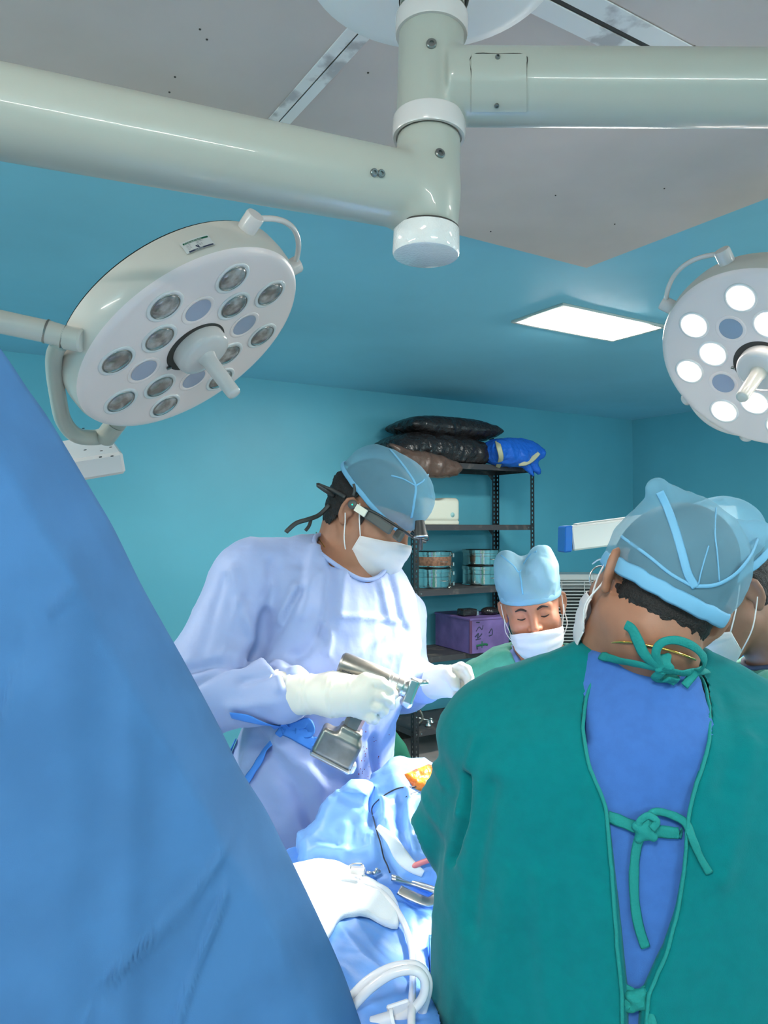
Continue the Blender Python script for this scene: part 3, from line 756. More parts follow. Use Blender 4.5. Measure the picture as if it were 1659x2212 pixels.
def hair_cap(h, root, keep, th=.004, brim=None):
    f = h.f(lambda q: smin(ell(q, (0, -.012, .042), (.0765, .098, .090)), ell(q, (0, -.035, -.02), (.060, .057, .062)), .03))
    c = h.c; V, Q = iso(f, *[axis(c[k]-.16*h.k, c[k]+.16*h.k, .004) for k in range(3)]); N = normals(V, Q)
    q = h.loc(V.astype(np.float32)); out = 1.0 if brim is None else np.clip((brim(q[:, 1])-.004-q[:, 2])/.012, 0, 1)
    V = V+N*((th-.001+.0016*vnoise(V, 320)+.002*vnoise(V, 120, 4))*out)[:, None]
    V, Q = dropfaces(V, Q, keep(q)); return mk('hair', V, Q, 'hair', root)
def build_body(root, h, f_trunk, skin, lo, hi, cut=None):
    fh = h.f(head_f)
    def f(p):
        d = f_trunk(p); near = np.linalg.norm(p-h.c.astype(np.float32), axis=1) < .22*h.k+.06
        o = d.copy()
        if near.any(): o[near] = smin(d[near], fh(p[near]), .025)
        return o
    c = h.c; r = .145*h.k
    V, Q = iso(f, axis(lo[0], hi[0], .016, (c[0]-r, c[0]+r), .0030), axis(lo[1], hi[1], .016, (c[1]-r, c[1]+r), .0030), axis(lo[2], hi[2], .016, (c[2]-r*.98, c[2]+r*.95), .0030))
    return mk('body', V, Q, skin, root)
def legs_f(p, hip, w, feet_z=.07, dx=(1, 0, 0)):
    dx = np.array(dx, float); a = None
    for s_ in (-1, 1):
        H = np.array(hip)+dx*w*s_; K = np.array([H[0], H[1], .47])+dx*.01*s_; A = np.array([H[0], H[1], .09])+dx*.02*s_
        d = chain(p, [H, K, A], [.078, .055, .042]); a = d if a is None else np.minimum(a, d)
    return a
def shoes(root, hip, w, dx, fwd):
    dx = np.array(dx, float); fwd = np.array(fwd, float); fwd /= np.linalg.norm(fwd)
    for s_ in (-1, 1):
        A = np.array([hip[0], hip[1], 0])+dx*(w+.02)*s_
        f = lambda p: smax(smin(caps(p, A+[0, 0, .045]-fwd*.03, A+[0, 0, .035]+fwd*.14, .048, .042), caps(p, A+[0, 0, .06]-fwd*.02, A+[0, 0, .1]-fwd*.01, .05), .03), -(p[:, 2]-.003), .006)
        V, Q = meshbox(f, A+[0, 0, .07]+fwd*.05, (.2, .2, .09), .009); mk('shoe', V, Q, 'shoe', root)
def hand_f(p, W, K, tips, rp=.014, rf=.0095, palm=None):
    """W wrist, K four knuckles, tips list of joint chains (4 fingers + thumb)"""
    K = np.asarray(K); d = caps(p, W, (K[0]+K[1])/2, .026, rp); d = smin(d, caps(p, W, (K[2]+K[3])/2, .026, rp), .02); d = smin(d, caps(p, W, K[1]*.5+K[2]*.5, .026, rp), .02)
    for i, t in enumerate(tips):
        r = np.linspace(rf*1.15, rf*.85, len(t)) if i < 4 else np.linspace(rf*1.5, rf*1.0, len(t))
        d = smin(d, chain(p, t, r, .004), .006)
    return d
def tie_strap(root, f, pts, wd=.007, name='tie', m='hem_green', off=.003, th=.0018, n=6):
    wd = wd*.82 if m == 'hem_green' else wd
    """flat strap lying on the surface; pts = (px, py[, lift])"""
    H = hit(f, [q[:2] for q in pts]); _, G = grad(f, H.astype(np.float32)); N = G/np.linalg.norm(G, axis=1)[:, None]
    L = np.array([H[i]+N[i]*(off+(pts[i][2] if len(pts[i]) > 2 else 0)) for i in range(len(pts))])
    LL = smoothline(L, n); NN = smoothline(N, n); NN = NN+.25*np.stack([vnoise(LL, 60, k) for k in (1, 2, 3)], 1)
    return mk(name, *tube(LL, wd*(1+.12*vnoise(LL, 90, 7)), 8, smooth=False, flat=th, nrm=NN), m, root)

# ------------------------------------------------------------------ 1. the man seen from behind in the green gown
nb = person('person', 'person seen from behind in green back-tied gown and blue cap, right foreground')
YB = 1.04
hB = Head(P(1420, 1280, 1.02), hframe((-.27, .90, -.33), (.43, .14, .88)), .97)
rowsB = [(.0, .36, YB+.02, .27, .17), (.5, .365, YB+.02, .262, .165)]
def rb(py, l, r_, ry, cy=YB): z = P(0, py, YB)[2]; return (z, (P(l, py, YB)[0]+P(r_, py, YB)[0])/2, cy, (P(r_, py, YB)[0]-P(l, py, YB)[0])/2, ry)
rowsB += [rb(2212, 950, 1830, .158), rb(2060, 953, 1830, .152), rb(1980, 958, 1826, .150), rb(1850, 968, 1810, .148), rb(1700, 992, 1790, .146), rb(1620, 1000, 1782, .142, YB+.005), rb(1560, 1030, 1760, .134, YB+.01),
          rb(1515, 1070, 1695, .120, YB+.02), rb(1485, 1120, 1625, .104, YB+.025), rb(1455, 1175, 1570, .090, YB+.03), rb(1420, 1230, 1505, .078, YB+.035)]
shL, elL, wrL = P(1068, 1592, YB+.03), P(988, 1775, YB+.08), P(1010, 1690, YB+.36)
shR, elR, wrR = P(1735, 1628, YB+.03), P(1850, 1800, YB+.08), P(1400, 1760, YB+.34)
def trunkB(p, g=0.):
    d = loft(p, rowsB, 0, 2.25, .05)-g
    return d
neckB0, neckB1 = hB.w(0, -.030, -.055), P(1392, 1480, YB+.02)
def bodyB(p):
    d = trunkB(p, -.026); d = smin(d, caps(p, neckB0, neckB1, .059, .067), .03)
    d = smin(d, chain(p, [shL, elL, wrL], [.045, .036, .026]), .04); d = smin(d, chain(p, [shR, elR, wrR], [.045, .036, .026]), .04)
    d = smax(d, .62-p[:, 2], .02); return smin(d, legs_f(p, (.365, YB+.02, .75), .10), .05)
build_body(nb, hB, bodyB, 'skin_mid', (-.1, .8, 0), (.95, 1.6, 1.8))
def scrubB(p): return smax(trunkB(p, -.010), -(1.455-p[:, 2])+.0+(0*p[:, 0]), .004)
def scrubB(p):
    d = smin(trunkB(p, -.005), caps(p, P(1392, 1455, YB-.004), P(1392, 1580, YB-.02), .082, .100), .04); d = smax(d, np.where(p[:, 2] > P(0, 1560, YB)[2], np.abs(p[:, 0]-P(1395, 0, YB-.1)[0])-np.interp(p[:, 2], [P(0, 1560, YB-.1)[2], P(0, 1480, YB-.1)[2], P(0, 1415, YB-.1)[2]], [.078, .077, .062]), -1), .004); d = smax(d, p[:, 2]-(P(0, 1424, YB-.08)[2]), .004); return smax(d, .55-p[:, 2], .01)
V_, Q_ = iso(scrubB, axis(-.05, .75, .012), axis(.82, 1.26, .012), axis(.5, 1.5, .012, (1.0, 1.5), .008))
mk('scrub_top', V_, Q_, 'scrub_blue', nb)
V_, Q_ = iso(lambda p: smax(legs_f(p, (.365, YB+.02, .75), .10)-.025, .10-p[:, 2], .01), axis(.1, .65, .012), axis(.9, 1.2, .012), axis(.05, .9, .014)); mk('trousers', V_, Q_, 'scrub_trouser', nb)
shoes(nb, (.365, YB+.02, 0), .10, (1, 0, 0), (-.2, 1, 0))
# back opening as a polygon in the picture plane at the back's depth
OPL = [(1305, 1415), (1285, 1460), (1268, 1500), (1260, 1560), (1262, 1600), (1275, 1660), (1300, 1720), (1310, 1760), (1318, 1850), (1325, 1950), (1333, 2060), (1340, 2140), (1342, 2230), (1342, 3600)]
OPR = [(1480, 1405), (1500, 1440), (1525, 1475), (1534, 1540), (1530, 1600), (1515, 1660), (1495, 1720), (1484, 1780), (1480, 1850), (1462, 1960), (1440, 2040), (1412, 2110), (1396, 2150), (1392, 2230), (1392, 3600)]
pyl, pxl = np.array(OPL)[:, 1].astype(float), np.array(OPL)[:, 0].astype(float); pyr, pxr = np.array(OPR)[:, 1].astype(float), np.array(OPR)[:, 0].astype(float)
def gownB0(p):
    d = trunkB(p, .004)
    sl = caps(p, shL, elL, .072, .050); sl = smin(sl, caps(p, elL, wrL, .050, .045), .03)
    sr = caps(p, shR, elR, .072, .060); sr = smin(sr, caps(p, elR, wrR, .060, .045), .03)
    d = smin(d, sl, .024); d = smin(d, sr, .05)
    sl2 = caps(p, P(1262, 1442, YB+.02), P(1068, 1580, YB+.03), .036, .066); d = smin(d, sl2, .04)
    sr2 = caps(p, P(1505, 1460, YB+.02), P(1740, 1618, YB+.03), .036, .066); d = smin(d, sr2, .04)
    return d
def foldsB(p):
    s = .0065*vnoise(p*np.array([1, 1, .35]), 11, 3)+.0034*crumple(p, 9, 2, (1, 1, .35))
    arm = np.exp(-(segdist(p.astype(np.float32), [shL*.45+elL*.55, elL])/.10)**2)
    q = p-elL; u = q@np.array([.75, 0, .66]); s = s+arm*(.0105*(1-2*np.abs(vnoise(np.stack([u*1.0, q@np.array([-.66, 0, .75])*.28, q[:, 1]*.4], 1), 38, 8))))
    return s
DB = lambda p: 0
def gownB(p):
    d = gownB0(p)
    neck = caps(p, P(1392, 1330, YB+.05), P(1392, 1425, YB+.01), .085, .074); d = smax(d, -neck, .008)
    z = p[:, 2]; q = p-CAM.astype(np.float32); zz = q@FW.astype(np.float32); X = CX+F0*q[:, 0]/zz; Yp = CY-F0*(q@UP.astype(np.float32))/zz   # the opening is measured on the back as it is seen
    L = np.interp(Yp, pyl, pxl); R = np.interp(Yp, pyr, pxr); k = .95/F0
    inside = smax(smax((L-X)*k, (X-R)*k, .006), smax((1395-Yp)*k, (p[:, 1]-(YB-.0)), .01), .01)
    d = smax(d, -inside*.85, .004)
    return smax(d, .35-z, .01)
V_, Q_ = iso(gownB, axis(-.1, .95, .012, (.02, .56), .0050), axis(.80, 1.56, .012, (.82, 1.15), .0058), axis(.3, 1.55, .014, (.92, 1.52), .0055))
N_ = normals(V_, Q_); V_ = V_+N_*foldsB(V_)[:, None]
for ln, w_, a_ in (([(1165, 1900), (1190, 2212)], .012, .005), ([(1100, 1900), (1040, 2212)], .012, .004), ([(1250, 1690), (1290, 1900)], .008, -.0025), ([(1008, 1680), (1000, 1770), (972, 1855)], .008, -.010), ([(1060, 1700), (1030, 1850), (1015, 2000)], .012, -.005), ([(1030, 1600), (990, 1760)], .008, .004), ([(1570, 1500), (1560, 1700)], .01, -.003), ([(1620, 1600), (1560, 1900)], .012, .003)):
    H_ = hit(gownB0, ln); V_ = V_+N_*crease(V_.astype(np.float32), H_, w_, a_*1.5)[:, None]
gB = mk('gown', V_, Q_, 'gown_green', nb)
# hems along the opening
for pts in (OPL[1:-1], OPR[1:-1]):
    pp = [(a, b) for a, b in pts]; H_ = hit(gownB0, [tuple(q) for q in smoothline(np.array([[a, b, 0] for a, b in pp]), 4)[:, :2]])
    _, g_ = grad(gownB0, H_.astype(np.float32)); H_ = H_+(g_/np.linalg.norm(g_, axis=1)[:, None])*foldsB(H_)[:, None]+np.array([0, -.0005, 0])+.0008*np.stack([vnoise(H_, 70, k) for k in (1, 2, 3)], 1)
    mk('hem', *tube(H_, .0023, 8, smooth=False), 'hem_green', gB)
# ties: strap, knot, loops, tails
def gsurf(p): return np.minimum(gownB(p), np.minimum(scrubB(p), smin(caps(p, neckB0, neckB1, .059, .067), trunkB(p, -.026), .03)))
def knot(px, py, r=.009, lift=.006):
    H = hit(gsurf, [(px, py)])[0]+np.array([0, -lift, 0])
    f = lambda p: smin(smin(ell(p, H, (r, r*.7, r*1.1)), caps(p, H+[-r*.9, -.002, r*.5], H+[r*.9, -.002, -r*.6], r*.5), .003), caps(p, H+[r*.7, 0, r*.8], H+[-r*.6, 0, -r*.9], r*.45), .003)
    V, Q = meshbox(f, H, r*2.6, .0016); mk('tie_knot', V, Q, 'hem_green', gB)
knot(1425, 1428, .0095, .010)
tie_strap(gB, gsurf, [(1300, 1418, .0), (1345, 1421, .004), (1390, 1424, .008), (1425, 1428, .012)])
tie_strap(gB, gsurf, [(1425, 1428, .012), (1462, 1440, .008), (1500, 1445, .003), (1525, 1452)])
tie_strap(gB, gsurf, [(1425, 1428, .012), (1398, 1405, .012), (1385, 1380, .012), (1375, 1360, .012), (1364, 1352, .012)], .008)
tie_strap(gB, gsurf, [(1425, 1428, .012), (1415, 1400, .014), (1425, 1382, .014), (1450, 1378, .014), (1480, 1390, .014), (1496, 1410, .014), (1494, 1430, .012), (1485, 1460, .01), (1470, 1485, .006)], .0065)
tie_strap(gB, gsurf, [(1425, 1432, .012), (1415, 1448, .010), (1432, 1468, .008), (1448, 1473, .007), (1452, 1458, .008), (1432, 1445, .014)], .0078)
knot(1386, 1788, .011, .008)
tie_strap(gB, gsurf, [(1312, 1762, .001), (1340, 1772, .003), (1365, 1782, .004), (1386, 1788, .008)], .0085)
tie_strap(gB, gsurf, [(1386, 1790, .006), (1420, 1792, .003), (1450, 1795, .003), (1482, 1802, .002)], .0085)
tie_strap(gB, gsurf, [(1386, 1788, .010), (1395, 1760, .010), (1412, 1748, .009), (1445, 1756, .008), (1475, 1775, .006), (1492, 1810, .003), (1510, 1850, .002), (1528, 1882, .002)], .0060)
tie_strap(gB, gsurf, [(1384, 1792, .006), (1374, 1820, .003), (1368, 1870, .002), (1368, 1930, .002), (1376, 1990, .002), (1392, 2042, .002)], .0072)
tie_strap(gB, gsurf, [(1386, 1790, .010), (1374, 1772, .012), (1392, 1756, .013), (1410, 1768, .013), (1400, 1785, .012)], .0055)
knot(1372, 2150, .011, .008)
tie_strap(gB, gsurf, [(1340, 2128, .002), (1358, 2138, .004), (1372, 2150, .006)], .009)
tie_strap(gB, gsurf, [(1372, 2150, .006), (1385, 2140, .004), (1400, 2135, .003)], .009)
tie_strap(gB, gsurf, [(1372, 2150, .009), (1356, 2168, .008), (1348, 2158, .008), (1360, 2145, .008)], .006)
tie_strap(gB, gsurf, [(1374, 2152, .008), (1390, 2172, .006), (1402, 2196, .004), (1408, 2230, .003)], .007)
# chain round the neck
R_ = ring_on(lambda p: smin(caps(p, neckB0, neckB1, .059, .067), trunkB(p, -.026), .03), P(1390, 1402, YB+.02), (0, .0, 1), .0, 4)
f_neck = lambda p: smin(caps(p, neckB0, neckB1, .059, .067), trunkB(p, -.026), .03)
ch = hit(f_neck, [(1283, 1392), (1310, 1388), (1340, 1386), (1370, 1388), (1400, 1394), (1430, 1400), (1460, 1409), (1485, 1418), (1500, 1424)]); mk('necklace', *tube(ch+np.array([0, -.0028, 0]), .0016, 8, 4), 'gold', nb)
# hair below the cap, ears show
hair_cap(hB, nb, lambda q: (q[:, 1] < .02+.3*q[:, 2]) & (q[:, 2] > -.050-.12*np.abs(q[:, 0])+.003*np.sin(q[:, 0]*300)) & ~((np.abs(q[:, 0]) > .066) & (q[:, 1] > -.03) & (q[:, 2] < .03)), .0035, lambda y: -.004+.26*(y+.02))
# cap
tipA, tipB = P(1420, 1056, .97), P(1640, 1150, 1.04)
tA, tB = hB.loc(tipA[None])[0], hB.loc(tipB[None])[0]
def capB(q):
    d = smin(ell(q, (0, -.016, .050), (.084, .107, .080)), capbase(q, .0085), .02); d = smin(d, caps(q, (-.045, -.03, .075), tA, .035, .006), .025)
    d = smin(d, caps(q, tA, (.0, -.02, .112), .008, .02), .03); d = smin(d, caps(q, (.05, -.02, .05), tB, .042, .009), .03); return smin(d, caps(q, tB, (.02, -.02, .105), .009, .02), .03)
cz = lambda q: q[:, 2]-(.004-.10*(q[:, 1]+.0)+.0) 
brim = lambda q: q[:, 2] > (-.004+.26*(q[:, 1]+.02))
def dispcap(h, s): return lambda V: .0022*crumple(h.loc(V.astype(np.float32)), 22, s)+.0012*vnoise(V, 45, s)
c_ = hB.c
shell(hB.f(capB), [(c_[k]-.19, c_[k]+.24) for k in range(3)], lambda V: brim(hB.loc(V.astype(np.float32))), 'cap_blue', 'cap', nb, dispcap(hB, 3))
capBo = C.objects['cap']
def bandring(h, fcap, zf, n=48):
    out = []
    for a in np.linspace(0, 2*math.pi, n, endpoint=False):
        dx = np.array([math.cos(a), math.sin(a)]); lo_, hi_ = .02, .2
        for _ in range(24):
            m_ = (lo_+hi_)/2; x, y = dx*m_+[0, -.02]; z = zf(y)
            if fcap(np.array([[x, y, z]], np.float32))[0] < 0: lo_ = m_
            else: hi_ = m_
        x, y = dx*lo_+[0, -.02]; out.append((x, y, zf(y)))
    return np.array(out)
def band(h, fcap, zf, par, wd=.009, up=.006, m='cap_seam'):
    R0 = bandring(h, fcap, lambda y: zf(y)+up); R0[:, :2] *= 1.0; W_ = np.array([h.w(*q) for q in R0])
    ctrp = W_.mean(0); NN = W_-ctrp; W_ = W_+(NN/np.linalg.norm(NN, axis=1)[:, None])*.0025+.0012*np.stack([vnoise(W_, 110, k) for k in (1, 2, 3)], 1)
    mk('cap_band', *tube(W_, wd, 8, 3, closed=True, flat=.0022, nrm=np.repeat(NN, 3, 0)), m, par)
band(hB, capB, lambda y: -.004+.26*(y+.02), capBo, .0105, .008)
def seam(h, fcap, pxs, par, wd=.0045, lift=.002, m='cap_seam'):
    H = hit(h.f(fcap), pxs); L = smoothline(H, 5); _, G = grad(h.f(fcap), L.astype(np.float32)); N = G/np.linalg.norm(G, axis=1)[:, None]
    mk('cap_seam', *tube(L+N*lift, wd, 8, smooth=False, flat=.0012, nrm=N), m, par)
seam(hB, capB, [(1424, 1062), (1440, 1095), (1452, 1125), (1462, 1155), (1475, 1200), (1486, 1240), (1502, 1268)], capBo, .0052)
seam(hB, capB, [(1502, 1266), (1545, 1262), (1585, 1240), (1615, 1205), (1634, 1165)], capBo, .0026)
seam(hB, capB, [(1545, 1100), (1543, 1150), (1548, 1200), (1552, 1255)], capBo, .0009)
seam(hB, capB, [(1530, 1180), (1515, 1230), (1508, 1262)], capBo, .0009)
seam(hB, capB, [(1345, 1160), (1400, 1200), (1450, 1240), (1500, 1268)], capBo, .0022)
mask_obj(hB, nb, .010)
gl = mk('glasses', *join([tube([hB.w(-.080, .0, .012), hB.w(-.076, .05, .016), hB.w(-.068, .088, .014)], .0014, 6, 4), tube([hB.w(.080, .0, .012), hB.w(.076, .05, .016), hB.w(.068, .088, .014)], .0014, 6, 4)]+
   [tube([hB.w(s_*.036+.026*math.cos(a), .098-.25*abs(.026*math.cos(a)*.3), .002+.021*math.sin(a)) for a in np.linspace(0, 2*math.pi, 12, endpoint=False)], .0013, 6, 2, closed=True) for s_ in (-1, 1)]+[tube([hB.w(-.010, .1, .006), hB.w(0, .103, .009), hB.w(.01, .1, .006)], .0013, 6, 3)]), 'steel', nb)

# ------------------------------------------------------------------ 2. the surgeon with the head light
sg_ = person('person', 'person in light blue surgical gown and head light, holding a power drill')
YS = 1.76
hS = Head(P(800, 1118, 1.775), hframe((.80, -.36, -.55), (.52, -.10, .86)), 1.05)
yawS = math.radians(36)
def ps(px, py, Y): return P(px, py, Y)
def rs(py, l, r_, Y, ry, rx=None):
    a = P(l, py, Y); b = P(r_, py, Y); half = (b[0]-a[0])/2
    rx = math.sqrt(max(.01, (half**2-(ry*math.sin(yawS))**2)))/math.cos(yawS) if rx is None else rx
    return (a[2], (a[0]+b[0])/2, Y, rx, ry)
rowsS = [(.35, -.11, YS, .25, .19), (.7, -.11, YS, .24, .175), rs(1870, 490, 840, YS, .165), rs(1700, 500, 828, YS, .16), rs(1640, 510, 842, YS, .155), rs(1560, 540, 848, YS, .15), rs(1480, 555, 880, YS, .148), rs(1400, 555, 905, YS, .146), rs(1330, 555, 897, YS, .14),
         rs(1290, 560, 890, YS, .13), rs(1250, 580, 872, YS, .115), rs(1215, 620, 850, YS, .10), rs(1180, 655, 830, YS, .085)]
rowsS.sort()
shS, elS, wrS = P(535, 1262, 1.68), P(424, 1488, 1.60), P(640, 1502, 1.50)
shS2, elS2, wrS2 = P(862, 1330, 1.93), P(868, 1478, 1.99), P(925, 1474, 1.80)
neckS0, neckS1 = hS.w(0, -.035, -.05), P(738, 1235, YS+.01)
def trunkS(p, g=0): return loft(p, rowsS, yawS, 2.3, .06)-g
def bodyS(p):
    d = trunkS(p, -.03); d = smin(d, caps(p, neckS0, neckS1, .062, .078), .05)
    d = smin(d, chain(p, [shS, elS, wrS], [.045, .038, .026]), .04); d = smin(d, chain(p, [shS2, elS2, wrS2], [.045, .036, .026]), .04)
    d = smax(d, .62-p[:, 2], .02); return smin(d, legs_f(p, (-.11, YS, .75), .10, dx=(.81, .59, 0)), .05)
build_body(sg_, hS, bodyS, 'skin_mid', (-.6, 1.4, 0), (.3, 2.2, 1.85))
V_, Q_ = iso(lambda p: smax(legs_f(p, (-.11, YS, .75), .10, dx=(.81, .59, 0))-.025, .10-p[:, 2], .01), axis(-.4, .2, .012), axis(1.5, 2.1, .012), axis(.05, .9, .014)); mk('trousers', V_, Q_, 'scrub_blue', sg_)
shoes(sg_, (-.11, YS, 0), .10, (.81, .59, 0), (.59, -.81, 0))
collC, collA = P(757, 1196, YS-.03), np.array([.30, -.42, .86])
def gownS0(p):
    d = trunkS(p, .0); g2 = caps(p, shS, elS, .082, .088); g2 = smin(g2, caps(p, elS, P(610, 1495, 1.51), .088, .058), .05)
    d = smin(d, g2, .045)
    d = smin(d, caps(p, P(672, 1205, YS), P(560, 1236, 1.69), .05, .075), .06)
    g3 = caps(p, shS2, elS2, .070, .062); g3 = smin(g3, caps(p, elS2, P(918, 1474, 1.82), .062, .048), .04); d = smin(d, g3, .04)
    return d
def gownS(p):
    d = gownS0(p); nk = caps(p, collC-collA*.05, collC+collA*.3, .088); d = smax(d, -nk, .006)
    return smax(d, .35-p[:, 2], .01)
V_, Q_ = iso(gownS, axis(-.62, .25, .0062), axis(1.40, 2.15, .014, (1.42, 1.95), .0066), axis(.3, 1.65, .014, (.9, 1.62), .0062))
N_ = normals(V_, Q_)
D_ = .007*vnoise(V_*np.array([1, 1, .5]), 7, 21)+.0045*crumple(V_, 8, 5, (1, 1, .55))+.0018*crumple(V_, 22, 9)
CR = [([(505, 1235), (530, 1330), (560, 1400)], .013, .011, 1), ([(520, 1428), (560, 1408), (600, 1440)], .013, -.020, 1), ([(575, 1330), (565, 1400)], .012, -.014, 1), ([(640, 1420), (610, 1450), (640, 1480)], .014, -.012, 1), ([(590, 1215), (585, 1300), (560, 1400)], .016, -.015, 1), ([(650, 1280), (610, 1340), (560, 1405)], .013, -.013, 1), ([(640, 1270), (600, 1345)], .009, .010, 1),
      ([(680, 1185), (665, 1270), (650, 1330)], .012, .009, 1), ([(715, 1220), (708, 1290), (700, 1370)], .014, -.011, 1), ([(740, 1240), (730, 1330)], .012, .007, 1), ([(700, 1350), (660, 1410)], .01, -.009, 1), ([(700, 1345), (712, 1375), (704, 1412)], .007, .008, 1),
      ([(730, 1332), (800, 1335), (870, 1345)], .006, .005, 1), ([(400, 1450), (460, 1432), (520, 1425), (555, 1418)], .012, -.016, 1), ([(420, 1480), (470, 1450), (540, 1420)], .009, -.010, 1), ([(555, 1415), (600, 1455), (605, 1485)], .010, .010, 1), ([(520, 1470), (560, 1460), (595, 1450)], .010, -.008, 1),
      ([(500, 1525), (560, 1520), (595, 1515)], .010, .006, 1), ([(530, 1290), (500, 1420)], .007, -.006, 1), ([(515, 1300), (480, 1420)], .008, .006, 1), ([(845, 1250), (865, 1330), (880, 1360)], .010, -.008, 1), ([(820, 1260), (840, 1330)], .010, .006, 1),
      ([(830, 1370), (780, 1400), (720, 1440)], .014, .009, 1), ([(560, 1600), (640, 1700), (700, 1850)], .018, -.014, 1), ([(600, 1600), (700, 1690), (760, 1760)], .015, .012, 1), ([(690, 1650), (720, 1720), (760, 1780)], .014, -.012, 1), ([(540, 1700), (600, 1860)], .02, .012, 1), ([(760, 1600), (770, 1680)], .014, .008, 1),
      ([(660, 1280), (690, 1240)], .008, .006, 1), ([(800, 1600), (812, 1690)], .012, -.010, 1), ([(480, 1250), (450, 1360), (430, 1440)], .012, -.004, 1)]
for ln, w_, a_, _k in CR:
    H_ = smoothline(hit(gownS0, ln, .9), 3); D_ = D_+crease(V_.astype(np.float32), H_, w_, a_*1.15)
gS = mk('gown', V_+N_*D_[:, None], Q_, 'gown_blue', sg_)
R_ = ring_on(gownS0, collC, collA, .089, 44); mk('neck_band', *tube(R_+collA*.001, .0052, 8, 3, closed=True), 'gown_blue', gS)
gS2 = lambda p: gownS(p)-.004
SG = Surf(V_+N_*D_[:, None], Q_)
# blood specks
rnd = random.Random(3)
for k in range(42):
    px = rnd.gauss(800, 22); py = rnd.uniform(1575, 1710)
    if k < 5: px, py = [(781, 1576), (812, 1600), (818, 1634), (775, 1672), (812, 1693)][k]
    H_, n_ = SG.hit([(px, py)]); H_ = H_[0]; n_ = n_[0]; r_ = rnd.uniform(.0006, .0016)*(1.7 if k < 5 else 1)
    if k == 0: SPK = []
    SPK.append(lathe([(r_, 0), (r_*.7, .0012), (0, .0014)], H_-n_*.0004, n_, 7))
o = mk('blood_specks', *join(SPK), 'blood', gS); o['kind'] = 'stuff'
# belt and its bow at the side
for pts, wd in (([(500, 1540), (540, 1548), (580, 1560), (620, 1566)], .011), ([(612, 1572), (640, 1568), (664, 1560), (668, 1580), (640, 1578)], .011), ([(616, 1572), (585, 1610), (560, 1650), (535, 1690), (528, 1712)], .010), ([(618, 1574), (650, 1590), (680, 1606), (684, 1590)], .014), ([(612, 1574), (575, 1620), (545, 1680)], .006), ([(514, 1600), (505, 1620), (498, 1645)], .009)):
    H_, n_ = SG.hit(pts, .006); LL_ = smoothline(H_, 6); NN_ = smoothline(n_, 6)+.35*np.stack([vnoise(LL_, 30, k) for k in (1, 2, 3)], 1) if False else smoothline(n_, 6)
    mk('belt_tie', *tube(LL_, wd*(1+.2*vnoise(LL_, 40, 7)), 8, smooth=False, flat=.0018, nrm=NN_+.5*np.stack([vnoise(LL_, 26, k) for k in (1, 2, 3)], 1)), 'tie_blue', gS)
# head
hair_cap(hS, sg_, lambda q: (q[:, 1] < -.028+.35*q[:, 2]+np.where(q[:, 2] > .034-.3*q[:, 1], .2, 0)) & (q[:, 2] > -.055), .012, lambda y: .034-.30*y)
mk('sideburn', *tube([hS.w(.074, .012, .02), hS.w(.075, .014, .0), hS.w(.0725, .016, -.018)], [.008, .006, .003], 8, 4, flat=.002, nrm=hS.M[:, 0]), 'hair', sg_)
def capS(q):
    d = smin(ell(q, (0, -.010, .062), (.084, .106, .078)), capbase(q, .008), .02); d = smin(d, ell(q, (0, -.030, .112), (.062, .066, .040)), .04)
    return smin(d, ell(q, (0, .032, .082), (.072, .078, .070)), .03)
c_ = hS.c; zS = lambda y: .034-.30*y
shell(hS.f(capS), [(c_[k]-.2, c_[k]+.24) for k in range(3)], lambda V: (lambda q: q[:, 2] > zS(q[:, 1]))(hS.loc(V.astype(np.float32))), 'cap_blue', 'cap', sg_, dispcap(hS, 6))
cS_ = [o for o in sg_.children if o.name.startswith('cap')][0]
band(hS, capS, zS, cS_, .006, .004)
seam(hS, capS, [(842, 972), (862, 995), (882, 1022), (897, 1050), (893, 1090), (888, 1118)], cS_, .0030)
seam(hS, capS, [(897, 1050), (912, 1040), (924, 1026)], cS_, .0022)
seam(hS, capS, [(897, 1050), (870, 1035), (845, 1028)], cS_, .0018)
mask_obj(hS, sg_, .0, 1., .004)
# head light: temple battery, front lamp, strap
hl = mk('head_light', *join([box(hS.w(.0905, .052, .012), (.011, .092, .022), hS.M@np.array([[math.cos(.16), -math.sin(.16)*-1, 0], [-math.sin(.16), math.cos(.16), 0], [0, 0, 1]]), bev=.003), box(hS.w(.080, .108, .010), (.012, .026, .024), hS.M@np.array([[.86, .5, 0], [-.5, .86, 0], [0, 0, 1]]), bev=.003)]), 'grey_plastic', sg_, smooth=False)
mk('temple_arm', *join([tube([hS.w(.088, -.03, .014), hS.w(.094, .0, .016), hS.w(.092, .04, .024), hS.w(.08, .1, .024), hS.w(.05, .125, .02), hS.w(0, .132, .018), hS.w(-.05, .122, .018), hS.w(-.083, .06, .018), hS.w(-.088, -.03, .014)], .0032, 8, 5)]), 'black_plastic', hl)
mk('battery_label', *box(hS.w(.0975, .012, .012), (.006, .030, .017), hS.M, bev=.001), 'cream_plastic', hl, smooth=False)
mk('battery_end', *lathe([(0, 0), (.0105, .0), (.0105, .007), (.009, .009), (0, .009)], hS.w(.093, -.012, .013), hS.M[:, 0], 20), 'grey_plastic', hl)
mk('status_led', *lathe([(0, 0), (.0017, 0), (.001, .001), (0, .001)], hS.w(.1022, -.010, .013), hS.M[:, 0], 10), 'led_green', hl)
lmp = P(908, 1144, 1.66); ldir = hS.M[:, 1]*.6-hS.M[:, 2]*.8
mk('light_head', *lathe([(0, -.02), (.010, -.02), (.012, -.008), (.014, .006), (.0155, .012), (.0155, .016), (.013, .016), (.011, .010), (0, .009)], lmp, ldir, 24), 'black_plastic', hl, angle=.7)
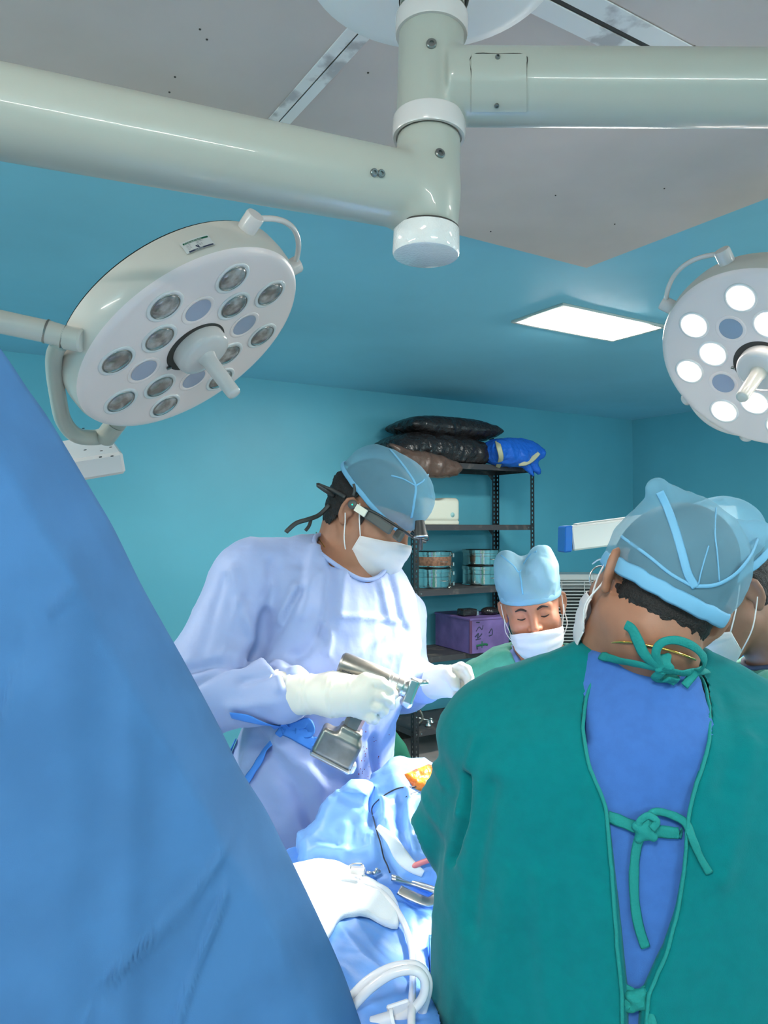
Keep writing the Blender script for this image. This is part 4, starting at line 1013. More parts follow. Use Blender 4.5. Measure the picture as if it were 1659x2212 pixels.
mk('lamp_rim', *lathe([(.0155, .014), (.0165, .016), (.0155, .018), (.0135, .0175)], lmp, ldir, 24), 'steel', hl)
mk('lamp_bracket', *join([tube([hS.w(.0, .132, .018), hS.w(.005, .142, .004), lmp], .004, 8, 4), tube([hS.w(.05, .125, .024), hS.w(.02, .15, .03), lmp+[.006, 0, .012]], .0018, 6, 5)]), 'black_plastic', hl)
b0 = hS.w(.086, -.04, .016)
for pts, r_, tk in (([b0, P(722, 1060, 1.72), P(705, 1054, 1.72), P(686, 1047, 1.71), P(700, 1058, 1.71), P(722, 1072, 1.73)], .0045, .0018), ([P(712, 1090, 1.74), P(690, 1112, 1.73), P(665, 1122, 1.71), P(640, 1130, 1.70), P(622, 1145, 1.69), P(618, 1150, 1.69)], .0052, .002),
    ([P(672, 1120, 1.72), P(668, 1135, 1.71), P(660, 1146, 1.70)], .0040, .002), ([P(763, 1070, 1.66), P(766, 1058, 1.66), P(764, 1045, 1.66)], .0032, .0015)): mk('head_strap', *tube(pts, r_, 8, 5, flat=tk, nrm=(0, 1, 0)), 'black_plastic', hl)
f_neckS = lambda p: smin(caps(p, neckS0, neckS1, .062, .078), trunkS(p, -.03), .05)
nc = hit(f_neckS, [(683, 1150), (690, 1165), (702, 1182)], .9); mk('necklace', *tube(nc+np.array([0, -.001, 0]), .0012, 6, 4), 'gold', sg_)
# gloves: forearm cuff and gripping right hand
YH = 1.47
W1 = P(715, 1500, YH+.005)
K1 = [P(790, 1466, YH-.012), P(793, 1492, YH-.016), P(790, 1517, YH-.014), P(782, 1540, YH-.008)]
def fing(*q): return [P(*a) for a in q]
T1 = [fing((790, 1466, YH-.012), (822, 1476, YH-.020), (842, 1488, YH-.012), (852, 1500, YH+.006)),
      fing((793, 1492, YH-.016), (822, 1503, YH-.024), (840, 1513, YH-.012), (846, 1524, YH+.010)),
      fing((790, 1517, YH-.014), (815, 1527, YH-.022), (828, 1534, YH-.006), (822, 1542, YH+.014)),
      fing((782, 1540, YH-.008), (800, 1549, YH-.016), (808, 1553, YH), (800, 1556, YH+.016)),
      fing((735, 1482, YH+.012), (768, 1466, YH+.036), (800, 1462, YH+.052), (824, 1470, YH+.056))]
def gloveR(p):
    d = hand_f(p, W1, K1, T1, .017, .0108)
    cf = P(598, 1498, 1.505); d = smin(d, caps(p, cf, W1, .0455, .036), .02)
    d = smin(d, caps(p, W1, P(765, 1503, YH-.002), .037, .034), .02)
    return smax(d, -((p-cf)@((W1-cf)/np.linalg.norm(W1-cf))), .002)
V_, Q_ = iso(gloveR, axis(-.25, .05, .0026), axis(1.38, 1.60, .0028), axis(1.14, 1.36, .0026))
N_ = normals(V_, Q_); ax1 = (W1-P(598, 1498, 1.505)); ax1 /= np.linalg.norm(ax1); s_ = (V_-P(598, 1498, 1.505))@ax1
D_ = .0016*vnoise(V_, 30, 2)+.0016*np.exp(-((s_-.035)/.003)**2)+.0022*np.exp(-((s_-.118)/.05)**2)*(1-2*np.abs(vnoise(np.stack([s_, s_*0, s_*0], 1), 90, 4)))
glv = mk('glove', V_+N_*D_[:, None], Q_, 'latex', sg_); glv['label'] = 'cream latex glove gripping the drill'
mk('glove_cuff_roll', *tube([P(598, 1498, 1.505)+fr(ax1)@np.array([.0458*math.cos(t), .0458*math.sin(t), 0]) for t in np.linspace(0, 2*math.pi, 24, endpoint=False)], .002, 6, 2, closed=True), 'latex', glv)
# left glove
W2 = P(935, 1474, 1.79)
K2 = [P(972, 1450, 1.735), P(978, 1464, 1.73), P(980, 1480, 1.73), P(976, 1494, 1.735)]
T2 = [fing((972, 1450, 1.735), (996, 1440, 1.71), (1010, 1446, 1.69), (1016, 1460, 1.68)), fing((978, 1464, 1.73), (1004, 1460, 1.70), (1014, 1472, 1.68), (1012, 1484, 1.67)),
      fing((980, 1480, 1.73), (1000, 1484, 1.70), (1006, 1494, 1.68), (1000, 1502, 1.67)), fing((976, 1494, 1.735), (990, 1502, 1.71), (994, 1508, 1.69), (986, 1512, 1.69)),
      fing((955, 1456, 1.76), (968, 1456, 1.715), (980, 1470, 1.69), (984, 1482, 1.68))]
def gloveL(p):
    d = hand_f(p, W2, K2, T2, .018, .0105); cf = P(926, 1474, 1.83); d = smin(d, caps(p, cf, P(965, 1470, 1.75), .040, .032), .02)
    return smax(d, -((p-cf)@((W2-cf)/np.linalg.norm(W2-cf))), .002)
V_, Q_ = iso(gloveL, axis(.03, .26, .0028), axis(1.62, 1.9, .0032), axis(1.16, 1.36, .0028)); N_ = normals(V_, Q_)
g2 = mk('glove', V_+N_*(.0016*vnoise(V_, 34, 5))[:, None], Q_, 'latex', sg_)

# ------------------------------------------------------------------ the power drill
dr = thing('power_drill', P(700, 1650, YH), 'grey metal surgical power drill gripped by the surgeon in light blue', 'drill')
ba, bb, bc, bd = P(734, 1431, YH+.035), P(838, 1472, YH+.030), P(876, 1487, YH+.028), P(892, 1492, YH+.027)
mk('barrel', *lathe([(0, 0), (.018, 0), (.0225, .004), (.0235, .008), (.0235, np.linalg.norm(bb-ba)-.002), (.0225, np.linalg.norm(bb-ba)), (0, np.linalg.norm(bb-ba))], ba, bb-ba, 40), 'tool_metal', dr, angle=.5)
mk('front_collar', *lathe([(0, 0), (.0205, 0), (.0205, .006), (.0195, .007), (.0195, .018), (.0205, .019), (.0205, .030), (.018, .033), (.018, .040), (0, .040)], bb, bb-ba, 36), 'steel', dr, angle=.5)
dd = (bb-ba)/np.linalg.norm(bb-ba); dn = np.cross(dd, [0, 1, 0]); dn /= np.linalg.norm(dn); Md = np.stack([dd, np.cross(dn, dd), dn], 1)
fch = lambda p: smin(rbox(p, bc+dd*.012, (.011, .014, .026), .005, Md), smin(caps(p, bc+dd*.020+dn*-.020*np.sign(dn[2])*-1, bc+dd*.034+dn*.026*np.sign(dn[2]), .0055), caps(p, bc+dd*.006-dn*.026*np.sign(dn[2]), bc+dd*.016-dn*.028*np.sign(dn[2]), .008), .008), .008)
V_, Q_ = meshbox(fch, bc+dd*.012, .055, .0022); mk('chuck', V_, Q_, 'steel', dr)
ha, hb_ = P(800, 1492, YH+.03), P(752, 1585, YH+.03)
hdir = (hb_-ha)/np.linalg.norm(hb_-ha); hx = np.cross(hdir, [0, 1, 0]); hx /= np.linalg.norm(hx); Mh = np.stack([hx, np.cross(hdir, hx), hdir], 1)
mk('grip', *box((ha+hb_)/2, (.036, .030, np.linalg.norm(hb_-ha)), Mh, bev=.007), 'tool_metal', dr, smooth=False)
bt = P(729, 1612, YH+.03)
fb = lambda p: smin(rbox(p, bt, (.043, .024, .028), .008, Mh), rbox(p, bt-hdir*.034+hx*.010*np.sign(hx[0])*-1*-1, (.024, .020, .014), .006, Mh), .012)
V_, Q_ = meshbox(fb, bt, .085, .0034); mk('battery', V_, Q_, 'tool_metal', dr)
mk('battery_foot', *box(bt+hdir*.030, (.088, .050, .008), Mh, bev=.003), 'steel', dr, smooth=False)
mk('latch', *box(bt+hdir*.024+hx*.046*np.sign(hx[0]), (.012, .022, .022), Mh, bev=.004), 'steel', dr, smooth=False)
mk('trigger', *box(ha+hx*.022*np.sign(hx[0])-hdir*-.012, (.010, .012, .024), Mh, bev=.003), 'steel', dr, smooth=False)
Vt, Ft = text_mesh('stryker', .0085); tn = np.array([0, -1., 0]); tn = tn-(tn@dd)*dd; tn /= np.linalg.norm(tn); td = np.cross(dd, tn)
if td[2] > 0: td = -td
o0 = ba+dd*.012-td*-.009
Wt = []
for x, y, _ in Vt:
    yy_ = .011-y; a_ = yy_/.0237; Wt.append(ba+dd*(.010+x)+tn*.0239*math.cos(a_)+td*.0239*math.sin(a_))
mk('lettering', Wt, Ft, 'ink', dr, smooth=False)

# ------------------------------------------------------------------ 3. the man facing the camera
fm = person('person', 'person facing the camera in light blue peaked cap and white mask, looking down')
hF = Head(P(1150, 1312, 2.10), hframe((-.17, -.95, -.17), (-.21, -.15, .96)), 1.0)
YF = 2.17
def rf(py, l, r_, ry): a = P(l, py, YF); b = P(r_, py, YF); return (a[2], (a[0]+b[0])/2, YF, (b[0]-a[0])/2, ry)
rowsF = sorted([(.35, .42, YF, .24, .16), rf(1900, 990, 1330, .15), rf(1600, 995, 1325, .14), rf(1520, 1000, 1320, .13), rf(1460, 995, 1325, .115), rf(1430, 1020, 1300, .10), rf(1405, 1055, 1265, .085), rf(1385, 1090, 1235, .07)])
nF0, nF1 = hF.w(0, -.030, -.06), P(1170, 1450, YF)
aF = [P(1030, 1480, YF), P(1000, 1600, YF-.05), P(1060, 1640, YF-.25)]; aF2 = [P(1290, 1480, YF), P(1330, 1600, YF-.05), P(1260, 1640, YF-.25)]
def bodyF(p):
    d = loft(p, rowsF, 0, 2.3)+.022; d = smin(d, caps(p, nF0, nF1, .058, .068), .05); d = smin(d, chain(p, aF, [.045, .036, .026]), .03); d = smin(d, chain(p, aF2, [.045, .036, .026]), .03)
    d = smax(d, .62-p[:, 2], .02); return smin(d, legs_f(p, (.42, YF, .75), .10), .05)
build_body(fm, hF, bodyF, 'skin_tan', (.1, 1.8, 0), (.8, 2.4, 1.7))
V_, Q_ = iso(lambda p: smax(legs_f(p, (.42, YF, .75), .10)-.025, .10-p[:, 2], .01), axis(.15, .7, .012), axis(2., 2.35, .012), axis(.05, .9, .014)); mk('trousers', V_, Q_, 'scrub_trouser', fm)
shoes(fm, (.42, YF, 0), .10, (1, 0, 0), (0, -1, 0))
def gownF0(p):
    d = loft(p, rowsF, 0, 2.3); d = smin(d, chain(p, aF, [.06, .05, .042], .02), .04); return smin(d, chain(p, aF2, [.06, .05, .042], .02), .04)
def vneck(p, o=0):
    c = P(1160, 1412, YF-.05); q = p-c.astype(np.float32); w_ = .058+o+(q[:, 2])*.55; return smax(smax(np.abs(q[:, 0])-w_, q[:, 1]-.02, .01), -(q[:, 2]+.075+o), .01)
gownF = lambda p: smax(smax(smax(gownF0(p), -vneck(p, .016), .004), -caps(p, nF0, nF1, .078, .078), .006), .35-p[:, 2], .01)
scrubF = lambda p: smax(smax(smax(gownF0(p)+.008, -vneck(p), .004), -caps(p, nF0, nF1, .066, .066), .006), .6-p[:, 2], .01)
V_, Q_ = iso(gownF, axis(.08, .82, .014, (.15, .75), .0075), axis(1.75, 2.35, .009), axis(.3, 1.5, .014, (1.1, 1.48), .0065)); N_ = normals(V_, Q_)
gF = mk('gown', V_+N_*(.005*vnoise(V_*np.array([1, 1, .4]), 16, 4)+.003*crumple(V_, 14, 3))[:, None], Q_, 'gown_mint', fm)
V_, Q_ = iso(scrubF, axis(.1, .8, .012), axis(1.95, 2.35, .012), axis(.5, 1.5, .014, (1.15, 1.48), .006)); mk('scrub_top', V_, Q_, mat('scrub_pale', (.22, .34, .75), .8, bump=WEAVE), fm)
def capF(q):
    d = smin(ell(q, (0, -.015, .070), (.083, .106, .070)), capbase(q, .008), .02)
    lob = ell(np.stack([np.abs(q[:, 0]), q[:, 1], q[:, 2]], 1), (.046, .01, .108), (.040, .075, .062)); d = smin(d, lob, .02)
    d = smin(d, caps(q, (-.058, .02, .12), (-.066, .03, .158), .022, .008), .03); d = smin(d, caps(q, (.03, .02, .12), (.045, .03, .155), .030, .018), .03)
    return smax(d, -caps(q, (-.004, .05, .195), (-.008, .10, .112), .042, .004), .012)
c_ = hF.c; zF = lambda y: .030+.06*y
shell(hF.f(capF), [(c_[k]-.19, c_[k]+.22) for k in range(3)], lambda V: (lambda q: q[:, 2] > zF(q[:, 1])+.05*q[:, 0])(hF.loc(V.astype(np.float32))), 'cap_pale', 'cap', fm, dispcap(hF, 8))
cF_ = [o for o in fm.children if o.name.startswith('cap')][0]
RR = bandring(hF, capF, lambda y: zF(y)+.008); RR[:, 2] += .05*RR[:, 0]; W_ = np.array([hF.w(*q) for q in RR]); mk('cap_band', *tube(W_, .0095, 8, 3, closed=True, flat=.002, nrm=np.repeat(W_-W_.mean(0), 3, 0)), 'cap_pale', cF_)
seam(hF, capF, [(1122, 1236), (1126, 1255), (1128, 1272), (1130, 1284)], cF_, .0022)
seam(hF, capF, [(1083, 1200), (1095, 1210), (1110, 1224), (1121, 1236), (1132, 1218), (1145, 1200), (1160, 1192)], cF_, .0026)
hair_cap(hF, fm, lambda q: ((q[:, 1] < .01+.3*q[:, 2]) | (q[:, 2] > .05)) & (q[:, 2] > -.035) & ~((np.abs(q[:, 0]) > .064) & (q[:, 2] < .03) & (q[:, 1] > -.035)), .003)
mask_obj(hF, fm, .027, 1.0, .0)
for s_ in (-1, 1):
    fh_ = lambda p: hF.f(head_f)(p)
    L_ = march(fh_, [hF.w(s_*a, .16, b) for a, b in ((.014, .021), (.028, .026), (.044, .020))], np.tile(-hF.M[:, 1], (3, 1)), .4); mk('eyebrow', *tube(L_+hF.M[:, 1]*.0006, [.0026, .0034, .0018], 8, 4, flat=.0011, nrm=hF.M[:, 1]), 'brow', fm)
    L_ = march(fh_, [hF.w(s_*a, .16, b) for a, b in ((.0205, -.0025), (.031, -.0052), (.0425, -.002))], np.tile(-hF.M[:, 1], (3, 1)), .4); mk('eyelashes', *tube(L_+hF.M[:, 1]*.0004, [.0010, .0022, .0012], 6, 5), 'brow', fm)

# ------------------------------------------------------------------ 4. the person in profile at the right edge
rp = person('person', 'person in profile at the right edge, pale green gown and white mask')
hR = Head(P(1556, 1282, 1.52), hframe((-.86, -.06, -.48), (-.46, .0, .88)), 1.05)
YR = 1.50
def rr(py, l, r_, ry): a = P(l, py, YR); b = P(r_, py, YR); return (a[2], (a[0]+b[0])/2, YR, (b[0]-a[0])/2, ry)
rowsR = sorted([(.35, P(1800, 1500, YR)[0], YR, .22, .18), rr(1900, 1560, 2010, .18), rr(1600, 1570, 2000, .18), rr(1530, 1575, 1980, .17), rr(1480, 1590, 1950, .155), rr(1445, 1608, 1900, .135), rr(1415, 1630, 1860, .11)])
nR0, nR1 = hR.w(0, -.035, -.06), P(1755, 1480, YR)
cxR = P(1800, 1500, YR)[0]
aR = [P(1700, 1520, YR-.14), P(1700, 1700, YR-.16), P(1590, 1700, YR-.08)]; aR2 = [P(1800, 1520, YR+.16), P(1800, 1700, YR+.18), P(1600, 1720, YR+.1)]
def bodyR(p):
    d = loft(p, rowsR, 0, 2.3)+.025; d = smin(d, caps(p, nR0, nR1, .060, .070), .05); d = smin(d, chain(p, aR, [.045, .036, .026]), .03); d = smin(d, chain(p, aR2, [.045, .036, .026]), .03)
    d = smax(d, .62-p[:, 2], .02); return smin(d, legs_f(p, (cxR, YR, .75), .10, dx=(0, 1, 0)), .05)
build_body(rp, hR, bodyR, 'skin_dark', (.5, 1.2, 0), (1.25, 1.9, 1.75))
V_, Q_ = iso(lambda p: smax(legs_f(p, (cxR, YR, .75), .10, dx=(0, 1, 0))-.025, .10-p[:, 2], .01), axis(.75, 1.05, .012), axis(1.25, 1.8, .012), axis(.05, .9, .014)); mk('trousers', V_, Q_, 'scrub_trouser', rp)
shoes(rp, (cxR, YR, 0), .10, (0, 1, 0), (-1, 0, 0))
def gownR0(p):
    d = loft(p, rowsR, 0, 2.3); d = smin(d, chain(p, aR, [.066, .055, .045], .02), .05); return smin(d, chain(p, aR2, [.066, .055, .045], .02), .05)
gownR = lambda p: smax(smax(gownR0(p), -caps(p, nR0, nR1, .078, .084), .008), .35-p[:, 2], .01)
V_, Q_ = iso(gownR, axis(.5, 1.25, .014, (.6, .95), .0075), axis(1.15, 1.85, .014, (1.2, 1.7), .008), axis(.3, 1.6, .014, (1.1, 1.5), .0065)); N_ = normals(V_, Q_)
gR_ = mk('gown', V_+N_*(.005*vnoise(V_*np.array([1, 1, .5]), 18, 6)+.004*crumple(V_, 16, 7))[:, None], Q_, 'gown_mint', rp)
cA = nR1-nR0; RR = ring_on(lambda p: gownR0(p)+.004, nR1-cA*.25, -cA/np.linalg.norm(cA), .078, 40); mk('neck_band', *tube(RR, .006, 8, 3, closed=True), mat('band_slate', (.06, .08, .14), .8), gR_)
def capR(q):
    d = smin(ell(q, (0, -.018, .070), (.088, .112, .088)), capbase(q, .008), .02); d = smin(d, ell(q, (0, .02, .12), (.07, .08, .05)), .05); return smin(d, ell(q, (0, -.06, .11), (.07, .06, .05)), .05)
c_ = hR.c; zR = lambda y: .030-.10*y
shell(hR.f(capR), [(c_[k]-.19, c_[k]+.22) for k in range(3)], lambda V: (lambda q: q[:, 2] > zR(q[:, 1]))(hR.loc(V.astype(np.float32))), 'cap_blue', 'cap', rp, dispcap(hR, 12))
cR_ = [o for o in rp.children if o.name.startswith('cap')][0]
band(hR, capR, zR, cR_, .008, .006)
hair_cap(hR, rp, lambda q: ((q[:, 1] < .0+.3*q[:, 2]) | (q[:, 2] > .05)) & (q[:, 2] > -.05) & ~((np.abs(q[:, 0]) > .064) & (q[:, 2] < .03) & (q[:, 1] > -.035)), .003)
mask_obj(hR, rp, .016, .85)
mk('glasses', *join([tube([hR.w(s_*.080, -.02, .018), hR.w(s_*.079, .03, .02), hR.w(s_*.070, .090, .016)], .0020, 6, 4) for s_ in (-1, 1)]+
   [tube([hR.w(s_*.036+.026*math.cos(a), .098, .004+.019*math.sin(a)) for a in np.linspace(0, 2*math.pi, 12, endpoint=False)], .0014, 6, 2, closed=True) for s_ in (-1, 1)]+[tube([hR.w(-.010, .1, .008), hR.w(0, .103, .010), hR.w(.01, .1, .008)], .0014, 6, 3)]), 'black_plastic', rp)
# ================================================================== rack against the back wall
KO = np.array([.2077, 5.18, 0]); KW, KD = 1.118, .45
def RK(u, v, z): return KO+VA*u+VB*v+ZZ*z
KM = Matrix(((VA[0], VB[0], 0, KO[0]), (VA[1], VB[1], 0, KO[1]), (0, 0, 1, 0), (0, 0, 0, 1)))
def upx(px, v):                                          # u of the rack point at depth v seen at px
    k = (px-CX)/F0; q = KO+VB*v; return (k*q[1]-q[0])/(VA[0]-k*VA[1])
rack = thing('storage_rack', (0, 0, 0), 'black slotted steel storage rack standing against the blue back wall', 'rack', mw=KM)
def post(u, v, su, sv):
    V = []; F = []
    def quad(a, b, c, d): k = len(V); V.extend([a, b, c, d]); F.append((k, k+1, k+2, k+3))
    for ax in (0, 1):
        def pt(t, z): return (u+su*t, v, z) if ax == 0 else (u, v+sv*t, z)
        def rect(t0, t1, z0, z1): quad(pt(t0, z0), pt(t1, z0), pt(t1, z1), pt(t0, z1))
        rect(0, .013, 0, 2.1); rect(.026, .040, 0, 2.1); z = 0
        while z < 2.08: rect(.013, .026, z, z+.016); z += .0345
    m = mk('post', V, F, 'rack_black', rack, smooth=False, local=True); md = m.modifiers.new('s', 'SOLIDIFY'); md.thickness = .002; return m
for u, v, su, sv in ((0, 0, 1, 1), (KW, 0, -1, 1), (0, KD, 1, -1), (KW, KD, -1, -1)): post(u, v, su, sv)
LV = [.20, .70, 1.166, 1.625, 2.07]
for z in LV:
    pr = [box((KW/2, KD/2, z-.004), (KW-.008, KD-.008, .008))]+[box((KW/2, y, z-.02), (KW-.006, .004, .04)) for y in (.004, KD-.004)]+[box((x, KD/2, z-.02), (.004, KD-.01, .04)) for x in (.005, KW-.005)]
    pr += [([(KW-.04, KD-.006, z-.04), (KW-.09, KD-.006, z-.04), (KW-.04, KD-.006, z-.09), (KW-.04, KD-.010, z-.04), (KW-.09, KD-.010, z-.04), (KW-.04, KD-.010, z-.09)], [(0, 1, 2), (5, 4, 3), (0, 3, 4, 1), (1, 4, 5, 2), (2, 5, 3, 0)])]
    mk('shelf', *join(pr), 'rack_board', rack, smooth=False, local=True)
    for u in (.02, .06, KW-.06, KW-.02): mk('bolt', *lathe([(.007, 0), (.007, .004), (0, .005)], (u, .002, z-.022), (0, -1, 0), 6), 'steel_screw', rack, smooth=False, local=True)
# bags on top
def bag(name, label, c, h, m, yaw, amp, seed, tips=(), tilt=0, floor_z=None, cat='bag'):
    M = np.array([[math.cos(yaw), -math.sin(yaw), 0], [math.sin(yaw), math.cos(yaw), 0], [0, 0, 1]]); c = np.asarray(c, float)
    if tilt: M = M@np.array([[math.cos(tilt), 0, -math.sin(tilt)], [0, 1, 0], [math.sin(tilt), 0, math.cos(tilt)]])
    def f(p):
        q = (p-c.astype(np.float32))@M.astype(np.float32); e = np.maximum(1-(np.abs(q[:, 0])/h[0])**3.2, .05)**.5*np.maximum(1-(np.abs(q[:, 1])/h[1])**3, .08)**.5
        d = smax(np.abs(q[:, 2])-h[2]*e, smax(np.abs(q[:, 0])-h[0], np.abs(q[:, 1])-h[1], .02), .02)
        for t in tips: d = smin(d, caps(p, c+M@np.array(t[0]), c+M@np.array(t[1]), t[2], .006), .04)
        if floor_z is not None: d = smax(d, floor_z-p[:, 2], .005)
        return d*.8
    V, Q = iso(f, *[axis(c[k]-max(h)*1.35, c[k]+max(h)*1.35, .011) for k in range(2)], axis(c[2]-h[2]*2.2-.05, c[2]+h[2]*2.2+.05, .011)); N = normals(V, Q)
    r = thing(name, c, label, cat); D = amp*crumple(V, 9, seed)+amp*.5*crumple(V, 21, seed+3); 
    if floor_z is not None: D = np.where(V[:, 2] < floor_z+.01, 0, D)
    mk('sack', V+N*D[:, None], Q, m, r); return r, f
ya = math.atan2(VA[1], VA[0])
bag('plastic_bag', 'large black plastic sack lying lowest on the rack top, hanging over its edge', P(935, 978, 5.50), (.44, .22, .125), 'bag_black', ya, .012, 3, [((-.3, -.05, .0), (-.47, -.1, .02), .05)], floor_z=2.072)
bag('plastic_bag', 'flat black pillow shaped sack topmost on the rack', P(962, 932, 5.62)+[0, 0, .01], (.42, .20, .085), 'bag_black', ya, .007, 7, [((.3, 0, .0), (.47, 0, -.04), .03), ((-.3, 0, 0), (-.46, 0, -.02), .03)], .0)
bag('plastic_bag', 'crumpled brownish black sack drooping at the front of the rack top', P(925, 1004, 5.14), (.25, .065, .075), 'bag_brown', ya, .010, 12, [((-.1, 0, 0), (-.32, .02, .10), .05), ((.1, -.02, .0), (.24, -.02, .04), .04)], -.10)
bb_, fbb = bag('wrapped_bundle', 'crumpled blue plastic bundle bound with pale tape on the rack top corner', P(1105, 978, 5.62), (.235, .13, .10), 'plastic_blue', ya, .010, 20, [((.1, -.05, 0), (.20, -.09, -.16), .07), ((.02, -.08, -.03), (.12, -.10, -.17), .05)], 0, cat='bundle')
for pts in ([(1074, 953), (1078, 968), (1082, 990), (1074, 1012)], [(1032, 982), (1036, 998), (1046, 1008)], [(1120, 1002), (1136, 1000), (1150, 992), (1163, 978)]):
    H_ = hit(fbb, pts, 5.); mk('tape', *tube(H_+np.array([-.1, -1, 0])*.012, .019, 8, 5, flat=.003, nrm=(0, -1, 0)), 'tape', bb_)
# cream device on the upper shelf
dv = thing('steriliser_box', RK(upx(935, .2), .2, 1.625), 'cream rounded plastic box with a dished top on the upper shelf', 'plastic box')
dc = RK(upx(935, .2), .2, 1.627); Mk_ = np.stack([VA, VB, ZZ], 1)
def fdv(p):
    q = (p-dc.astype(np.float32))@Mk_.astype(np.float32); d = rbox(q, (0, 0, .10), (.165, .12, .095), .035); d = smin(d, rbox(q, (0, 0, .018), (.160, .115, .018), .008), .004)
    d = smax(d, -caps(q, (-.05, -.3, .255), (-.05, .3, .255), .085), .012); d = smax(d, -(rbox(q, (0, 0, .045), (.2, .2, .0035), .002)+.0), .002)
    return smax(d, -q[:, 2], .002)
def fdv(p):
    q = (p-dc.astype(np.float32))@Mk_.astype(np.float32); r_ = .165-.02*np.clip((.05-q[:, 2])/.05, 0, 1); d = rbox(q, (0, 0, .105), (.165, .12, .090), .035)
    d = smin(d, rbox(q, (0, 0, .012), (.158, .113, .014), .006), .003); return smax(d, -caps(q, (-.035, -.3, .285), (-.035, .3, .285), .11), .014)
V_, Q_ = meshbox(fdv, dc+[0, 0, .09], (.24, .24, .12), .006); mk('casing', V_, Q_, 'cream_plastic', dv)
mk('lid_tab', *box(dc+VA*.045+VB*-.02+ZZ*.185, (.035, .05, .016), Mk_, bev=.003), 'cream_plastic', dv, smooth=False)
mk('badge', *lathe([(0, .0), (.018, 0), (.018, .002), (0, .003)], dc+VA*.09-VB*.1195+ZZ*.07, -VB, 20), mat('badge_cyan', (.35, .62, .62), .4), dv)
# steel drums, stacked in pairs
def drum(px, v, z, h, r, label, band=None, lid=True):
    c = RK(upx(px, v), v, z); d = thing('steel_drum', c, label, 'steel drum', 'steel dressing drums on the middle shelf'); n_ = (0, 0, 1)
    mk('drum_body', *lathe([(0, .0005), (r*1.0, .0005), (r*1.03, .004), (r*1.0, .009), (r*.985, .012), (r*.985, h*.55), (r*1.0, h*.56), (r*1.0, h*.58), (r*.985, h*.6), (r*.985, h-.03), (0, h-.03)], c, n_, 56), 'steel_mirror', d, angle=.6)
    l = mk('drum_lid', *lathe([(r*1.0, h-.032), (r*1.035, h-.030), (r*1.035, h-.008), (r*1.01, h-.003), (r*.8, h-.003), (r*.78, h-.001), (0, h-.001)], c, n_, 56), 'steel_mirror', d, angle=.6)
    if band: mk('rust_band', *lathe([(r*1.0, h*band[0]), (r*1.008, h*band[0]+.002), (r*1.008, h*band[1]-.002), (r*1.0, h*band[1])], c, n_, 56), 'rust_band', d)
    s = c+VA*.8*r*1.1-VB*.6*r*1.1
    for zz in (.2, .72): mk('latch', *box(s+ZZ*h*zz, (.012, .016, .03), Mk_, bev=.003), 'steel', d, smooth=False)
    mk('handle', *tube([c+ZZ*h*.4-VB*r+VA*-.03, c+ZZ*h*.38-VB*(r+.022)+VA*-.02, c+ZZ*h*.38-VB*(r+.022)+VA*.02, c+ZZ*h*.4-VB*r+VA*.03], .0025, 6, 5), 'steel', d)
    return d
drum(934, .20, 1.166, .145, .140, 'lower polished steel drum under the one with a brown band')
drum(934, .20, 1.3115, .125, .138, 'polished steel drum with a brown rust coloured band, upper left on the shelf', (.14, .66))
drum(1040, .22, 1.166, .150, .148, 'lower polished steel drum of the right hand pair on the rack')
drum(1040, .22, 1.3165, .125, .146, 'upper polished steel drum of the right hand pair, nearer the peaked cap')
# purple carton
cy_ = math.atan2(.13, .25); cx_ = np.array([math.cos(cy_), math.sin(cy_), 0]); cyv = np.array([-cx_[1]*1.0, cx_[0], 0]); Mc = np.stack([cx_, cyv, ZZ], 1)
c0 = P(1016, 1412, 5.36); c0[2] = .702; ct = c0+cx_*.17+cyv*.24
cb = thing('purple_box', ct, 'purple box with dark scribbled marks on the lower shelf beside the masked man', 'box')
mk('box_body', *box(ct+ZZ*.125, (.34, .48, .25), Mc, bev=.004), 'purple_card', cb, smooth=False)
mk('box_lid', *box(ct+ZZ*.244, (.35, .49, .018), Mc, bev=.004), 'purple_card', cb, smooth=False)
mk('corner_strip', *box(c0+ZZ*.125+cx_*.004, (.022, .006, .24), Mc, bev=.001), mat('strip_dark', (.11, .04, .10), .5), cb, smooth=False)
def onbox(x, z): return c0+cx_*x-cyv*.0015+ZZ*z
for k, (pts, m_, r_) in enumerate(([[(.05, .16), (.075, .19), (.10, .17), (.11, .20)], 'ink', .0035], [[(.04, .12), (.07, .145), (.06, .11), (.10, .14)], 'ink', .005], [[(.045, .10), (.09, .105)], 'ink', .004], [[(.05, .055), (.09, .06), (.13, .062), (.15, .055)], 'ink_green', .009], [[(.10, .04), (.10, .085)], 'ink_green', .005], [[(.055, .05), (.06, .03)], 'ink', .006], [[(.16, .14), (.185, .17), (.19, .13), (.16, .12)], 'ink', .004], [[(.05, .225), (.08, .222)], 'ink', .005])):
    mk('scribble', *tube([onbox(*q) for q in pts], r_, 6, 4, flat=.0012, nrm=-cyv), m_, cb)
bx_ = thing('black_case', ct+cx_*-.07-cyv*.06+ZZ*.254, 'small black case lying on top of the purple box', 'case')
mk('case_body', *box(ct+cx_*-.09-cyv*.08+ZZ*.28, (.12, .10, .05), Mc, bev=.008), 'bag_black', bx_, smooth=False)
mk('case_clip', *box(ct+cx_*-.028-cyv*.12+ZZ*.272, (.02, .02, .036), Mc, bev=.004), 'steel', bx_, smooth=False)
b2 = thing('black_pouch', ct+cx_*.12-cyv*.08+ZZ*.254, 'rounded black pouch on the purple box, close to the masked man', 'pouch')
V_, Q_ = meshbox(lambda p: smax(ell(p, ct+cx_*.10-cyv*.10+ZZ*.280, (.075, .055, .030), Mc), -(p[:, 2]-(ct[2]+.2535)), .003), ct+cx_*.10-cyv*.10+ZZ*.28, (.1, .1, .05), .006)
